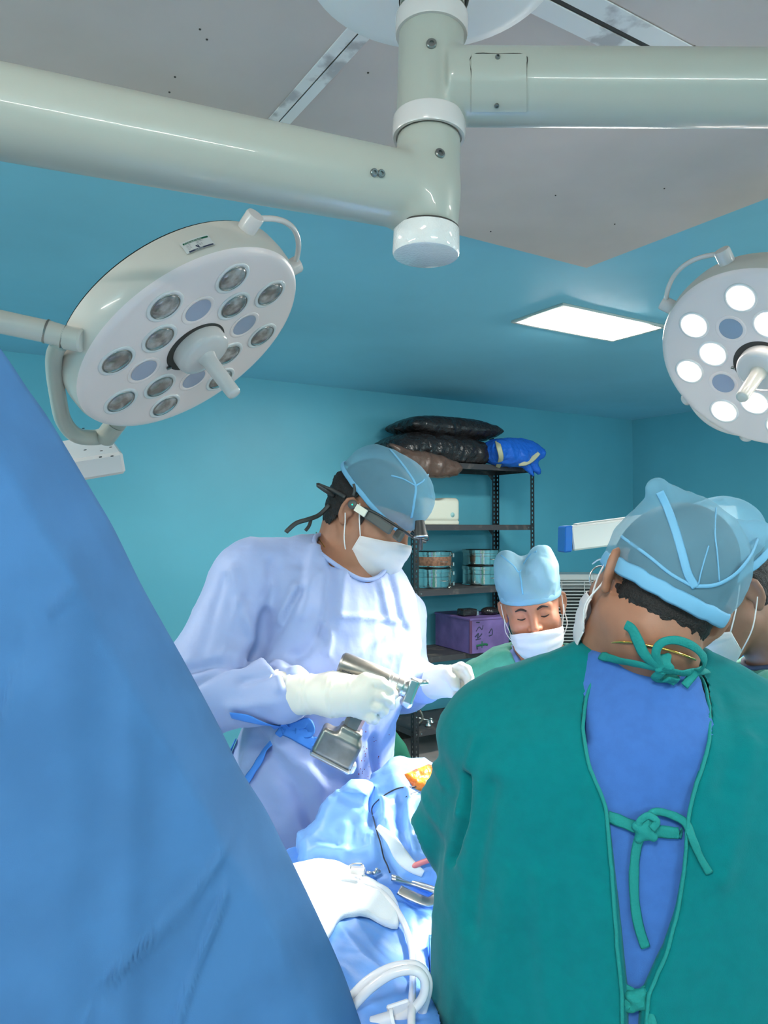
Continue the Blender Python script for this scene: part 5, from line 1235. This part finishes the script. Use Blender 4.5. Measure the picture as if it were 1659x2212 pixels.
N_ = normals(V_, Q_); mk('pouch_body', V_+N_*(.003*crumple(V_, 20, 4))[:, None]*(V_[:, 2:3] > ct[2]+.26), Q_, 'bag_black', b2)
# small metal parts on the bottom shelf
for k, (px, v, nm, lb) in enumerate(((912, .10, 'metal_clamp', 'grey metal clamp on the bottom shelf of the rack'), (925, .06, 'metal_cup', 'small bright metal cup beside the clamp on the bottom shelf'), (931, .12, 'metal_cup', 'small metal ball ended part behind the cup on the bottom shelf'))):
    q = RK(upx(px, v), v, LV[0]); r = thing(nm, q, lb, 'clamp' if k == 0 else 'metal part')
    if k == 0:
        mk('jaw', *tube([q+[-.04, 0, .012], q+[-.01, 0, .03], q+[.0, .0, .07], q+[-.02, 0, .11]], .011, 8, 5), 'tool_metal', r); mk('screw_rod', *tube([q+[-.045, 0, .06], q+[.0, 0, .05], q+[.05, .01, .035]], .006, 8, 4), 'steel', r)
    else: mk('cap_body', *lathe([(0, 0), (.02, 0), (.022, .012), (.012, .022), (.009, .03), (.013, .036), (0, .044)], q, (0, 0, 1), 20), 'steel', r)

# ------------------------------------------------------------------ air cooler with louvres
ac = thing('air_cooler', (1.40, 6.0, 0), 'grey air cooler with dark horizontal louvres behind the masked man', 'air cooler')
ax0, ax1, az1, ay0 = (1130-CX)/F0*6.0, (1298-CX)/F0*6.0, CAMZ-106/F0*6.0, 6.0
Wc = ax1-ax0
mk('cabinet', *join([box(((ax0+ax1)/2, ay0+.18, .06+az1/2-.03), (Wc-.01, .28, az1-.06))]), 'cooler_grey', ac, smooth=False)
mk('front_frame', *join([box((ax0+.03, ay0+.01, az1/2+.03), (.06, .03, az1-.06), bev=.004), box((ax1-.03, ay0+.01, az1/2+.03), (.06, .03, az1-.06), bev=.004), box(((ax0+ax1)/2, ay0+.01, az1-.022), (Wc-.12, .03, .044), bev=.004), box(((ax0+ax1)/2, ay0+.01, .2), (Wc-.12, .03, .28), bev=.004)]), 'cooler_grey', ac, smooth=False)
mk('grille_back', *box(((ax0+ax1)/2, ay0+.034, az1/2+.1), (Wc-.11, .006, az1-.4)), 'cooler_dark', ac, smooth=False)
k = 0; z = az1-.058
while z > .36:
    mk('slat', *box(((ax0+ax1)/2, ay0+.012, z), (Wc-.122, .016, .0075), np.array([[1, 0, 0], [0, .9, .43], [0, -.43, .9]])), 'cooler_grey', ac, smooth=False); z -= .0262
for px in (1213, 1262): mk('grille_bar', *box(((px-CX)/F0*6.0, ay0+.003, az1/2+.1), (.006, .004, az1-.3)), 'cooler_grey', ac, smooth=False)
for x in (ax0+.06, ax1-.06):
    for y in (.08, .28): mk('caster', *lathe([(0, -.012), (.03, -.012), (.03, .012), (0, .012)], (x, ay0+y, .031), (1, 0, 0), 16), 'black_plastic', ac, angle=.6)

# ------------------------------------------------------------------ mobile unit with the white arm
YM = 2.55
mu = thing('mobile_unit', P(1530, 1600, YM)*[1, 1, 0], 'white mobile equipment arm with a blue end cap, behind the back-turned person', 'equipment arm')
m0, m1 = P(1228, 1163, YM), P(1580, 1118, YM); md_ = (m1-m0)/np.linalg.norm(m1-m0); mz = np.cross(md_, [0, -1., 0])*-1; mz = np.cross([0, 1., 0], md_); mz = mz if mz[2] > 0 else -mz; Mm = np.stack([md_, np.cross(mz, md_), mz], 1)
L_ = np.linalg.norm(m1-m0); mk('arm', *box((m0+m1)/2, (L_, .10, .082), Mm, bev=.005), 'white_panel', mu, smooth=False)
mk('arm_ridge', *box((m0+m1)/2+mz*.043, (L_*.9, .05, .008), Mm, bev=.002), 'cooler_grey', mu, smooth=False)
mk('arm_end_cap', *box(m0-md_*.012, (.026, .104, .087), Mm@np.array([[1, 0, .16], [0, 1, 0], [-.0, 0, 1]]), bev=.004), 'blue_trim', mu, smooth=False)
cpx = P(1522, 1300, YM); mk('column', *box((cpx[0], YM+.05, (m1[2]+.1)/2), (.066, .08, m1[2]-.1+.0), bev=.006), 'white_panel', mu, smooth=False)
b0_ = P(1541, 1462, YM); mk('side_panel', *box((b0_[0]+.10, YM+.05, b0_[2]+.09), (.19, .04, .19), bev=.005), 'blue_trim', mu, smooth=False)
mk('base_cabinet', *box((b0_[0]+.08, YM+.08, (b0_[2]-.04)/2+.04), (.34, .30, b0_[2]-.08), bev=.012), 'white_panel', mu, smooth=False)
for x in (-.1, .24):
    for y in (-.03, .19): mk('caster', *lathe([(0, -.015), (.04, -.015), (.04, .015), (0, .015)], (b0_[0]+x, YM+y, .041), (1, 0, 0), 18), 'black_plastic', mu, angle=.6)

# ------------------------------------------------------------------ trolley covered with green cloth behind the surgeon
gt = thing('covered_trolley', (P(800, 1600, 2.42)[0], 2.45, 0), 'trolley hidden under a green cloth, between the surgeon and the rack', 'trolley')
gc = P(822, 1600, 2.45)
def fgt(p):
    z = p[:, 2]; q = p-gc.astype(np.float32); ang = np.arctan2(q[:, 1], q[:, 0]); rr = np.sqrt((q[:, 0])**2+(q[:, 1]*.9)**2); R_ = np.interp(z, [.0, .55, .8, .90, .955, .985], [.23, .17, .12, .085, .045, .0])
    w_ = np.clip((1.0-z)/.5, 0, 1); return (rr-R_*(1+.13*w_*np.sin(ang*7+1.2*np.sin(z*5))))*.7
V_, Q_ = iso(lambda p: smax(fgt(p), .03-p[:, 2], .005), axis(gc[0]-.3, gc[0]+.3, .012), axis(2.1, 2.8, .012), axis(0, 1.03, .014)); mk('green_cloth', V_, Q_, mat('cloth_green', (.03, .28, .17), .85, bump=WEAVE), gt)
mk('trolley_leg', *cyl((gc[0], gc[1], .0), (gc[0], gc[1], .9), .03, 16), 'steel', gt)

# ================================================================== operating table with its drapes
def PZ(px, py, z): d = ray(px, py); return CAM+d*((z-CAMZ)/d[2])
TA = np.array([.46, .888, 0]); TA /= np.linalg.norm(TA); TB = np.array([TA[1], -TA[0], 0]); TO = np.array([-.135, 1.02, 0])
Mt = np.stack([TB, TA, ZZ], 1)
ot = thing('operating_table', TO+TA*.4, 'operating table hidden under the brightly lit blue drapes', 'table')
mk('table_top', *box(TO+TA*.40-TB*.07+ZZ*.80, (.24, .95, .07), Mt, bev=.015), 'table_pad', ot, smooth=False)
mk('table_column', *box(TO+TA*.45-TB*.05+ZZ*.42, (.18, .34, .70), Mt, bev=.02), 'steel', ot, smooth=False)
mk('table_base', *box(TO+TA*.45-TB*.05+ZZ*.05, (.26, .70, .10), Mt, bev=.03), 'white_panel', ot, smooth=False)
CP = [(610, 1880, 1.00), (650, 1874, 1.005), (700, 1872, 1.015), (760, 1888, 1.01), (830, 1900, 1.0), (900, 1925, .985), (950, 1935, .96), (700, 1960, 1.02), (660, 1930, 1.01), (780, 1990, 1.02), (840, 1950, .995), (870, 2010, .985), (895, 1975, .965), (930, 1990, .925), (950, 1960, .935),
      (800, 2080, 1.015), (860, 2060, .99), (905, 2080, .935), (940, 2120, .89), (780, 2160, 1.005), (830, 2140, .985), (880, 2170, .93), (930, 2200, .88), (800, 2212, .975), (740, 2100, 1.02), (700, 2060, 1.02)]
CPW = np.array([PZ(*q) for q in CP]); extra = [(TO+TA*s+TB*b+ZZ*z) for s, b, z in ((.75, 0, .98), (1.0, 0, .99), (1.1, -.15, .94), (1.1, .15, .94), (.7, -.2, .93), (-.35, 0, .95), (-.35, .2, .88), (-.3, -.2, .94), (.0, -.24, .97), (.25, -.25, .96), (.8, .22, .93))]
CPW = np.concatenate([CPW, np.array(extra)])
def zfield(x, y):
    w_ = 0; s = 0
    for c in CPW: d2 = (x-c[0])**2+(y-c[1])**2; k = np.exp(-d2/(2*.045**2))+.02/(1+d2*60)**2; w_ = w_+k; s = s+k*c[2]
    return s/w_
nb_, ns_ = 130, 220; HB, S0, S1, HANG = .245, -.12, .98, .55
V_ = []; F_ = []
bb = np.concatenate([np.linspace(-HB-HANG, -HB, 30, endpoint=False), np.linspace(-HB, HB, 100), np.linspace(HB, HB+HANG, 31)[1:]]); ss = np.linspace(S0, S1, ns_)
Bg, Sg = np.meshgrid(bb, ss); bc_ = np.clip(Bg, -HB, HB); over = np.abs(Bg)-HB; over = np.clip(over, 0, None); sgn = np.sign(Bg)
X_ = TO[0]+TA[0]*Sg+TB[0]*bc_; Y_ = TO[1]+TA[1]*Sg+TB[1]*bc_
Z_ = zfield(X_, Y_); pts = np.stack([X_, Y_, Z_], -1).reshape(-1, 3)
fl = (.010*vnoise(pts, 7, 31)+.011*crumple(pts*[1, 1, 0], 7, 32)+.004*crumple(pts*[1, 1, 0], 19, 33)).reshape(Z_.shape)
drop = over; wave = .018*np.sin(Sg*22+2*np.sin(Sg*5))*np.clip(drop/.15, 0, 1)
rnd_ = .03*(1-np.exp(-drop/.03))
Z2 = Z_+fl*np.clip(1-drop*4, 0, 1)-drop; X2 = X_+TB[0]*sgn*(rnd_+wave); Y2 = Y_+TB[1]*sgn*(rnd_+wave)
kx = np.clip((1.27-Y2)/.05, 0, 1); X2 = np.where(X2 > .07, .07+(X2-.07)*(1-kx)+kx*.12*np.tanh((X2-.07)/6), X2)      # the cloth stops at the people leaning on the table
kx = np.clip((Y2-1.46)/.06, 0, 1); lim = .07+.1*(Y2-1.46); X2 = np.where(X2 < lim, lim+(X2-lim)*(1-kx), X2)
pts = np.stack([X2, Y2, Z2], -1).reshape(-1, 3); nbb = len(bb); I, J = np.meshgrid(np.arange(ns_-1), np.arange(nbb-1), indexing='ij'); k = (I*nbb+J).ravel()
td_ = mk('table_drape', pts, np.stack([k, k+1, k+nbb+1, k+nbb], 1), 'sheet_blue'); tag(td_, 'glossy blue sterile drape over the near half of the operating table, below the metal clamps', 'drape')
mdm = td_.modifiers.new('s', 'SOLIDIFY'); mdm.thickness = .002
def fdr(p): return (p[:, 2]-zfield(p[:, 0], p[:, 1])-.006)*.6
# the draped patient: crumpled sheet mound
ptn = thing('draped_patient', P(850, 1800, 1.5), 'crumpled light blue sheets covering the patient, between the surgeon and the green gown', 'sheet')
pk = P(772, 1728, 1.47); 
def fmo(p):
    d = caps(p, pk, P(745, 1850, 1.44), .022, .085); d = smin(d, caps(p, P(742, 1800, 1.46), P(712, 1862, 1.43), .03, .045), .05)
    d = smin(d, caps(p, P(878, 1725, 1.54), P(850, 1860, 1.45), .050, .105), .05); d = smin(d, caps(p, P(880, 1728, 1.54), P(1010, 1740, 1.66), .052, .075), .06)
    d = smin(d, caps(p, P(925, 1800, 1.50), P(960, 1850, 1.42), .085, .08), .06); d = smin(d, caps(p, P(1010, 1745, 1.66), P(1060, 1760, 2.0), .09, .10), .06)
    return smax(d, .90-p[:, 2], .01)
V_, Q_ = iso(fmo, axis(-.2, .48, .006), axis(1.28, 2.12, .0075), axis(.88, 1.22, .006)); N_ = normals(V_, Q_)
D_ = .017*crumple(V_, 7, 41, (1, .6, 1))+.011*crumple(V_, 15, 45)+.003*crumple(V_, 34, 46)
for ln, w_, a_ in (([(772, 1722), (800, 1775), (812, 1850)], .010, .012), ([(800, 1725), (803, 1790)], .012, -.022), ([(830, 1745), (845, 1820), (870, 1880)], .010, .010), ([(870, 1740), (868, 1790), (885, 1830)], .014, -.020), ([(882, 1720), (884, 1780), (896, 1840)], .007, .014), ([(905, 1760), (900, 1800)], .012, -.015), ([(690, 1838), (740, 1845), (790, 1840)], .008, .008), ([(750, 1790), (745, 1850)], .01, .008)):
    D_ = D_+crease(V_.astype(np.float32), smoothline(hit(fmo, ln, .9), 3), w_, a_)
V_ = V_+N_*D_[:, None]; mk('sheet', V_, Q_, 'sheet_light', ptn); SM = Surf(V_, Q_)
isk = mk('exposed_skin', *(lambda f: (lambda VQ: (VQ[0]+normals(*VQ)*(.003*crumple(VQ[0], 40, 3))[:, None], VQ[1]))(meshbox(f, P(902, 1684, 1.50), (.06, .06, .045), .003)))(lambda p: smin(caps(p, P(885, 1684, 1.49), P(925, 1678, 1.52), .013, .022), caps(p, P(900, 1696, 1.475), P(925, 1700, 1.48), .010, .014), .012)), 'iodine_skin', ptn)
isk['label'] = 'orange iodine painted skin'
# white sheet, its colour the lamp glare on the blue drape, with clamps
wt = thing('glare_sheet', PZ(700, 1920, 1.02), 'white sheet standing for lamp glare on the blue drape at the near end of the table', 'towel')
tp = [(598, 1868), (650, 1860), (695, 1856), (745, 1868), (800, 1884), (845, 1890), (862, 1905), (858, 1940), (800, 1945), (770, 1965), (735, 1985), (705, 2035), (670, 2040), (620, 1960)]
pw_ = np.array([PZ(a, b, 1.02)[:2] for a, b in tp]); c2_ = pw_.mean(0); rings = []
for r_ in np.linspace(0, 1, 16): rings.append(c2_+(smoothline(np.c_[pw_, np.zeros(len(pw_))], 4, True)[:, :2]-c2_)*r_)
V_ = np.concatenate([np.c_[q, zfield(q[:, 0], q[:, 1])+.016-(.010 if i == 15 else 0)] for i, q in enumerate(rings)]); V_[:, 2] += .004*crumple(V_*[1, 1, 0], 14, 6); n_ = len(rings[0]); F_ = [(i*n_+j, i*n_+(j+1) % n_, (i+1)*n_+(j+1) % n_, (i+1)*n_+j) for i in range(15) for j in range(n_)]
tw = mk('cloth', V_, F_, 'glare_gauze_white', wt); m_ = tw.modifiers.new('s', 'SOLIDIFY'); m_.thickness = .003
def top(px, py, lift=.02):
    z = 1.0
    for _ in range(12): q = PZ(px, py, z); z = float(zfield(q[0], q[1]))+lift
    return PZ(px, py, z)
# towel clamp
tc = thing('towel_clamp', top(775, 1890), 'small shiny metal clamp gripping the white sheet edge', 'clamp')
mk('jaw', *box(top(772, 1880, .034), (.026, .010, .012), fr((.1, -.2, 1), (1, 0, 0)), bev=.002), 'steel', tc, smooth=False)
mk('lever', *tube([top(782, 1870, .034), top(786, 1882, .03), top(781, 1893, .022)], .0032, 8, 5), 'steel', tc)
mk('spring_wire', *tube([top(747, 1882, .02), top(752, 1872, .034), top(764, 1866, .04), top(782, 1866, .04)], .0012, 6, 5), 'steel', tc)
mk('screw', *cyl(top(792, 1884, .024), top(802, 1886, .024), .0025, 10), 'steel', tc)
t2 = thing('hose_connector', top(812, 1884), 'short metal tube connector beside the towel clamp', 'connector')
mk('tube_body', *cyl(top(806, 1886, .022), top(820, 1882, .024), .003, 12), 'steel', t2); mk('tube_collar', *cyl(top(811, 1881, .026), top(814, 1877, .034), .0022, 10), 'steel', t2)
# long metal instrument
r1 = thing('bone_holder', top(900, 1905), 'long polished metal two-bar instrument lying towards the green gown', 'surgical instrument')
mk('bar', *tube([top(846, 1892, .026), top(900, 1906, .034), top(955, 1924, .045)], .0032, 10, 4), 'steel', r1)
mk('bar', *tube([top(846, 1898, .024), top(900, 1913, .030), top(953, 1930, .040)], .0036, 10, 4), 'steel', r1)
mk('blade', *tube([top(862, 1922, .016), top(890, 1936, .018), top(925, 1948, .020), top(945, 1936, .03), top(957, 1922, .04)], .009, 8, 5, flat=.0015, nrm=(0, -.6, .8)), 'steel', r1)
# suction tube, red tube, cables, clear hoses
hs = lambda pts, lift: [top(a, b, lift) for a, b in pts]
tag(mk('red_hose', *tube([P(872, 1882, 1.33), P(900, 1868, 1.32), P(930, 1857, 1.31), P(960, 1850, 1.30), P(1000, 1846, 1.30)], .0048, 12, 5), 'tube_red'), 'translucent red hose passing under the green sleeve', 'hose')
tag(mk('cable', *tube(np.concatenate([SM.hit([(905, 1703), (870, 1703), (840, 1716), (818, 1732), (806, 1750), (808, 1775), (814, 1800), (822, 1822), (830, 1850)], .004)[0], [top(836, 1868, .035), top(842, 1885, .03)]]), .0013, 8, 5), 'cable_black'), 'thin black cable curving over the crumpled sheets', 'cable')
tag(mk('suture', *tube(SM.hit([(878, 1722), (890, 1714), (908, 1711)], .003)[0], .0007, 6, 5), 'cable_black'), 'short dark thread near the orange skin', 'thread')
tag(mk('steel_probe', *tube([P(812, 1880, 1.36), P(838, 1868, 1.37), P(855, 1860, 1.38)], .0016, 8, 3), 'steel'), 'thin steel probe behind the towel clamp', 'probe')
gz = mk('gauze_strip', *tube(SM.hit([(822, 1792), (842, 1815), (862, 1848), (885, 1872), (912, 1888)], .006)[0], [.006, .010, .013, .011, .006], 10, 5, flat=.004, nrm=(0, -1, .3)), 'glare_gauze_white'); tag(gz, 'twisted white gauze strip hanging over the crumpled sheets', 'gauze')
tag(mk('clear_hose', *tube(hs([(770, 1905), (815, 1922), (845, 1950), (868, 1985), (882, 2020), (890, 2060), (892, 2110), (890, 2160), (888, 2230)], .014), .0052, 14, 6), 'tube_clear'), 'straight translucent hose running down over the blue drape', 'hose')
lp = [(735, 2212), (765, 2172), (800, 2135), (840, 2107), (875, 2096), (900, 2098), (915, 2113), (918, 2135), (910, 2160), (888, 2184), (862, 2200), (846, 2209)]
LL = [P(a, b, .968) for a, b in lp]; 
tag(mk('clear_hose', *tube([q+np.array([0, -.0, 0]) for q in LL], .0060, 14, 6), 'tube_clear'), 'inner of the two translucent hoses looped at the bottom of the picture', 'hose')
lp2 = [(722, 2204), (752, 2162), (790, 2122), (832, 2096), (872, 2085), (904, 2088), (922, 2110)]
tag(mk('clear_hose', *tube([P(a, b, .980) for a, b in lp2]+[P(925, 2135, .98), P(918, 2165, .985), P(900, 2230, .99)], .0060, 14, 6), 'tube_clear'), 'outer of the two translucent hoses looped at the bottom of the picture', 'hose')
cn = thing('hose_clip', P(830, 2200, .90), 'clear plastic connector joining the looped hoses at the bottom edge', 'connector')
cdir = P(852, 2196, .9)-P(800, 2212, .9); mk('connector_body', *cyl(P(800, 2214, .96), P(850, 2200, .96), .009, 20, r2=.0095, bev=.002), 'tube_clear', cn, angle=.6)
mk('connector_ring', *lathe([(.0085, -.002), (.0115, -.002), (.0115, .002), (.0085, .002)], P(850, 2200, .96), cdir, 24), 'mask_strap', cn, angle=.6)
mk('clip_wing', *box(P(862, 2178, .97), (.030, .006, .018), fr((-.3, -.2, 1), (1, 0, .5)), bev=.002), 'tube_clear', cn, smooth=False)

# ================================================================== big blue screen drape at the left
RG = [(-420, 260, .62), (-260, 440, .66), (-120, 600, .70), (0, 752, .74), (60, 840, .76), (110, 912, .78), (200, 1063, .80), (245, 1140, .81), (305, 1262, .83), (352, 1347, .84), (400, 1432, .86), (470, 1562, .88), (520, 1662, .89), (572, 1745, .90), (604, 1808, .905), (640, 1880, .91), (690, 1985, .93), (740, 2098, .94), (780, 2212, .95), (850, 2420, .96), (960, 2800, .96)]
RGW = smoothline(np.array([P(*q) for q in RG]), 12); nr = len(RGW); nt_ = 150
tt = np.concatenate([-np.linspace(.22, .0, 24, endpoint=False), np.linspace(0, 1, nt_)**1.25*1.75]); V_ = []
for t in tt:
    rad = .016
    if t >= 0: dy = -(rad+.0)*(1-math.exp(-t/.02))-.05*min(t, 1.2); dz = -t
    else: dy = .03*(1-math.exp(t/.02))+.05*min(-t, .2); dz = t
    q = RGW.copy(); q[:, 1] += dy; q[:, 2] = np.maximum(q[:, 2]+dz, .012+.0*t); V_.append(q)
V_ = np.array(V_); ntt = len(tt); front = np.clip(tt/.05, 0, 1)[:, None]
Pq = V_.reshape(-1, 3); dd_ = Pq-CAM; zz_ = dd_@FW; PX = CX+F0*dd_[:, 0]/zz_; PY = CY-F0*(dd_@UP)/zz_; P2 = np.stack([PX, PY, PX*0], 1).astype(np.float32)
D_ = .010*vnoise(Pq*[1, 1, .5], 4, 51)+.0022*vnoise(Pq, 13, 52)+.0014*crumple(Pq*[1, 1, 1], 6, 53)
for ln, w_, a_ in (([(75, 820), (60, 1150), (40, 1600)], 55, .018), ([(150, 1000), (140, 1500)], 40, -.010), ([(20, 905), (75, 960), (135, 1035)], 14, .005), ([(135, 1380), (60, 1560), (0, 1730)], 11, -.0035), ([(0, 1820), (80, 1935)], 10, -.004), ([(545, 1735), (470, 1840), (400, 1920), (300, 2010)], 9, .0042),
                   ([(522, 1850), (480, 1960), (440, 2060), (405, 2200)], 8, .0042), ([(268, 2080), (215, 2180), (195, 2230)], 9, .004), ([(265, 1235), (190, 1300)], 10, .003), ([(225, 1090), (235, 1130)], 9, .004), ([(530, 1690), (575, 1780)], 9, .005), ([(130, 1400), (100, 1520)], 9, .002)):
    L = smoothline(np.array([[a, b, 0] for a, b in ln]), 4); D_ = D_+(4.0 if w_ < 20 else 2.8)*a_*np.exp(-(segdist(P2, L)/(w_*1.35))**2)
V3 = Pq.copy(); V3[:, 1] -= (D_.reshape(ntt, nr)*front).ravel(); I, J = np.meshgrid(np.arange(ntt-1), np.arange(nr-1), indexing='ij'); k = (I*nr+J).ravel()
sd = thing('screen_drape', (RGW[40][0], RGW[40][1], 0), 'large blue fabric screen drape sloping across the left foreground', 'drape')
so = mk('fabric', V3, np.stack([k, k+nr, k+nr+1, k+1], 1), 'drape_blue', sd); m_ = so.modifiers.new('s', 'SOLIDIFY'); m_.thickness = .0015
q0 = RGW+np.array([0, .030, -.045]); mk('support_rail', *tube(q0[24:-14:12], .007, 8, 3), 'steel', sd)
# unseen wall tubes behind and beside the camera, added to brighten the ceiling
def fill_tube_light(u, v, ax, label, z=2.15):
    mw = ROOMM@Matrix.Translation((u, v, z)); r = thing('fill_tube_light', (0, 0, 0), label, 'added fill light', mw=mw); A = np.array([1, 0, 0.]) if ax == 'u' else np.array([0, 1, 0.]); N = {'u': np.array([0, 1, 0.]), 'v': np.array([1, 0, 0.])}[ax]
    if ax == 'v' and u > -1: N = -N
    M = np.stack([A, N, ZZ], 1)
    mk('batten', *box(N*.02, (1.25, .035, .05), M, bev=.004), 'white_panel', r, smooth=False, local=True)
    mk('tube', *cyl(-A*.6+N*.06, A*.6+N*.06, .014, 16), 'fill_tube_glow', r, local=True)
    for s in (-1, 1): mk('socket', *box(A*.61*s+N*.05, (.03, .04, .045), M, bev=.004), 'white_panel', r, smooth=False, local=True)
mat('fill_tube_glow', (1, 1, 1), .5, emit=((1, .955, .88), FILL_TUBE_E))
fill_tube_light(-2.0, V0+.001, 'u', 'added fill tube on the wall behind the camera, right, out of view')
fill_tube_light(-5.6, V0+.001, 'u', 'added fill tube on the wall behind the camera, left, out of view')
fill_tube_light(U0+.001, -4.2, 'v', 'added fill tube on the left wall, out of view')
fill_tube_light(-.001, -5.0, 'v', 'added fill tube on the right wall, out of view')
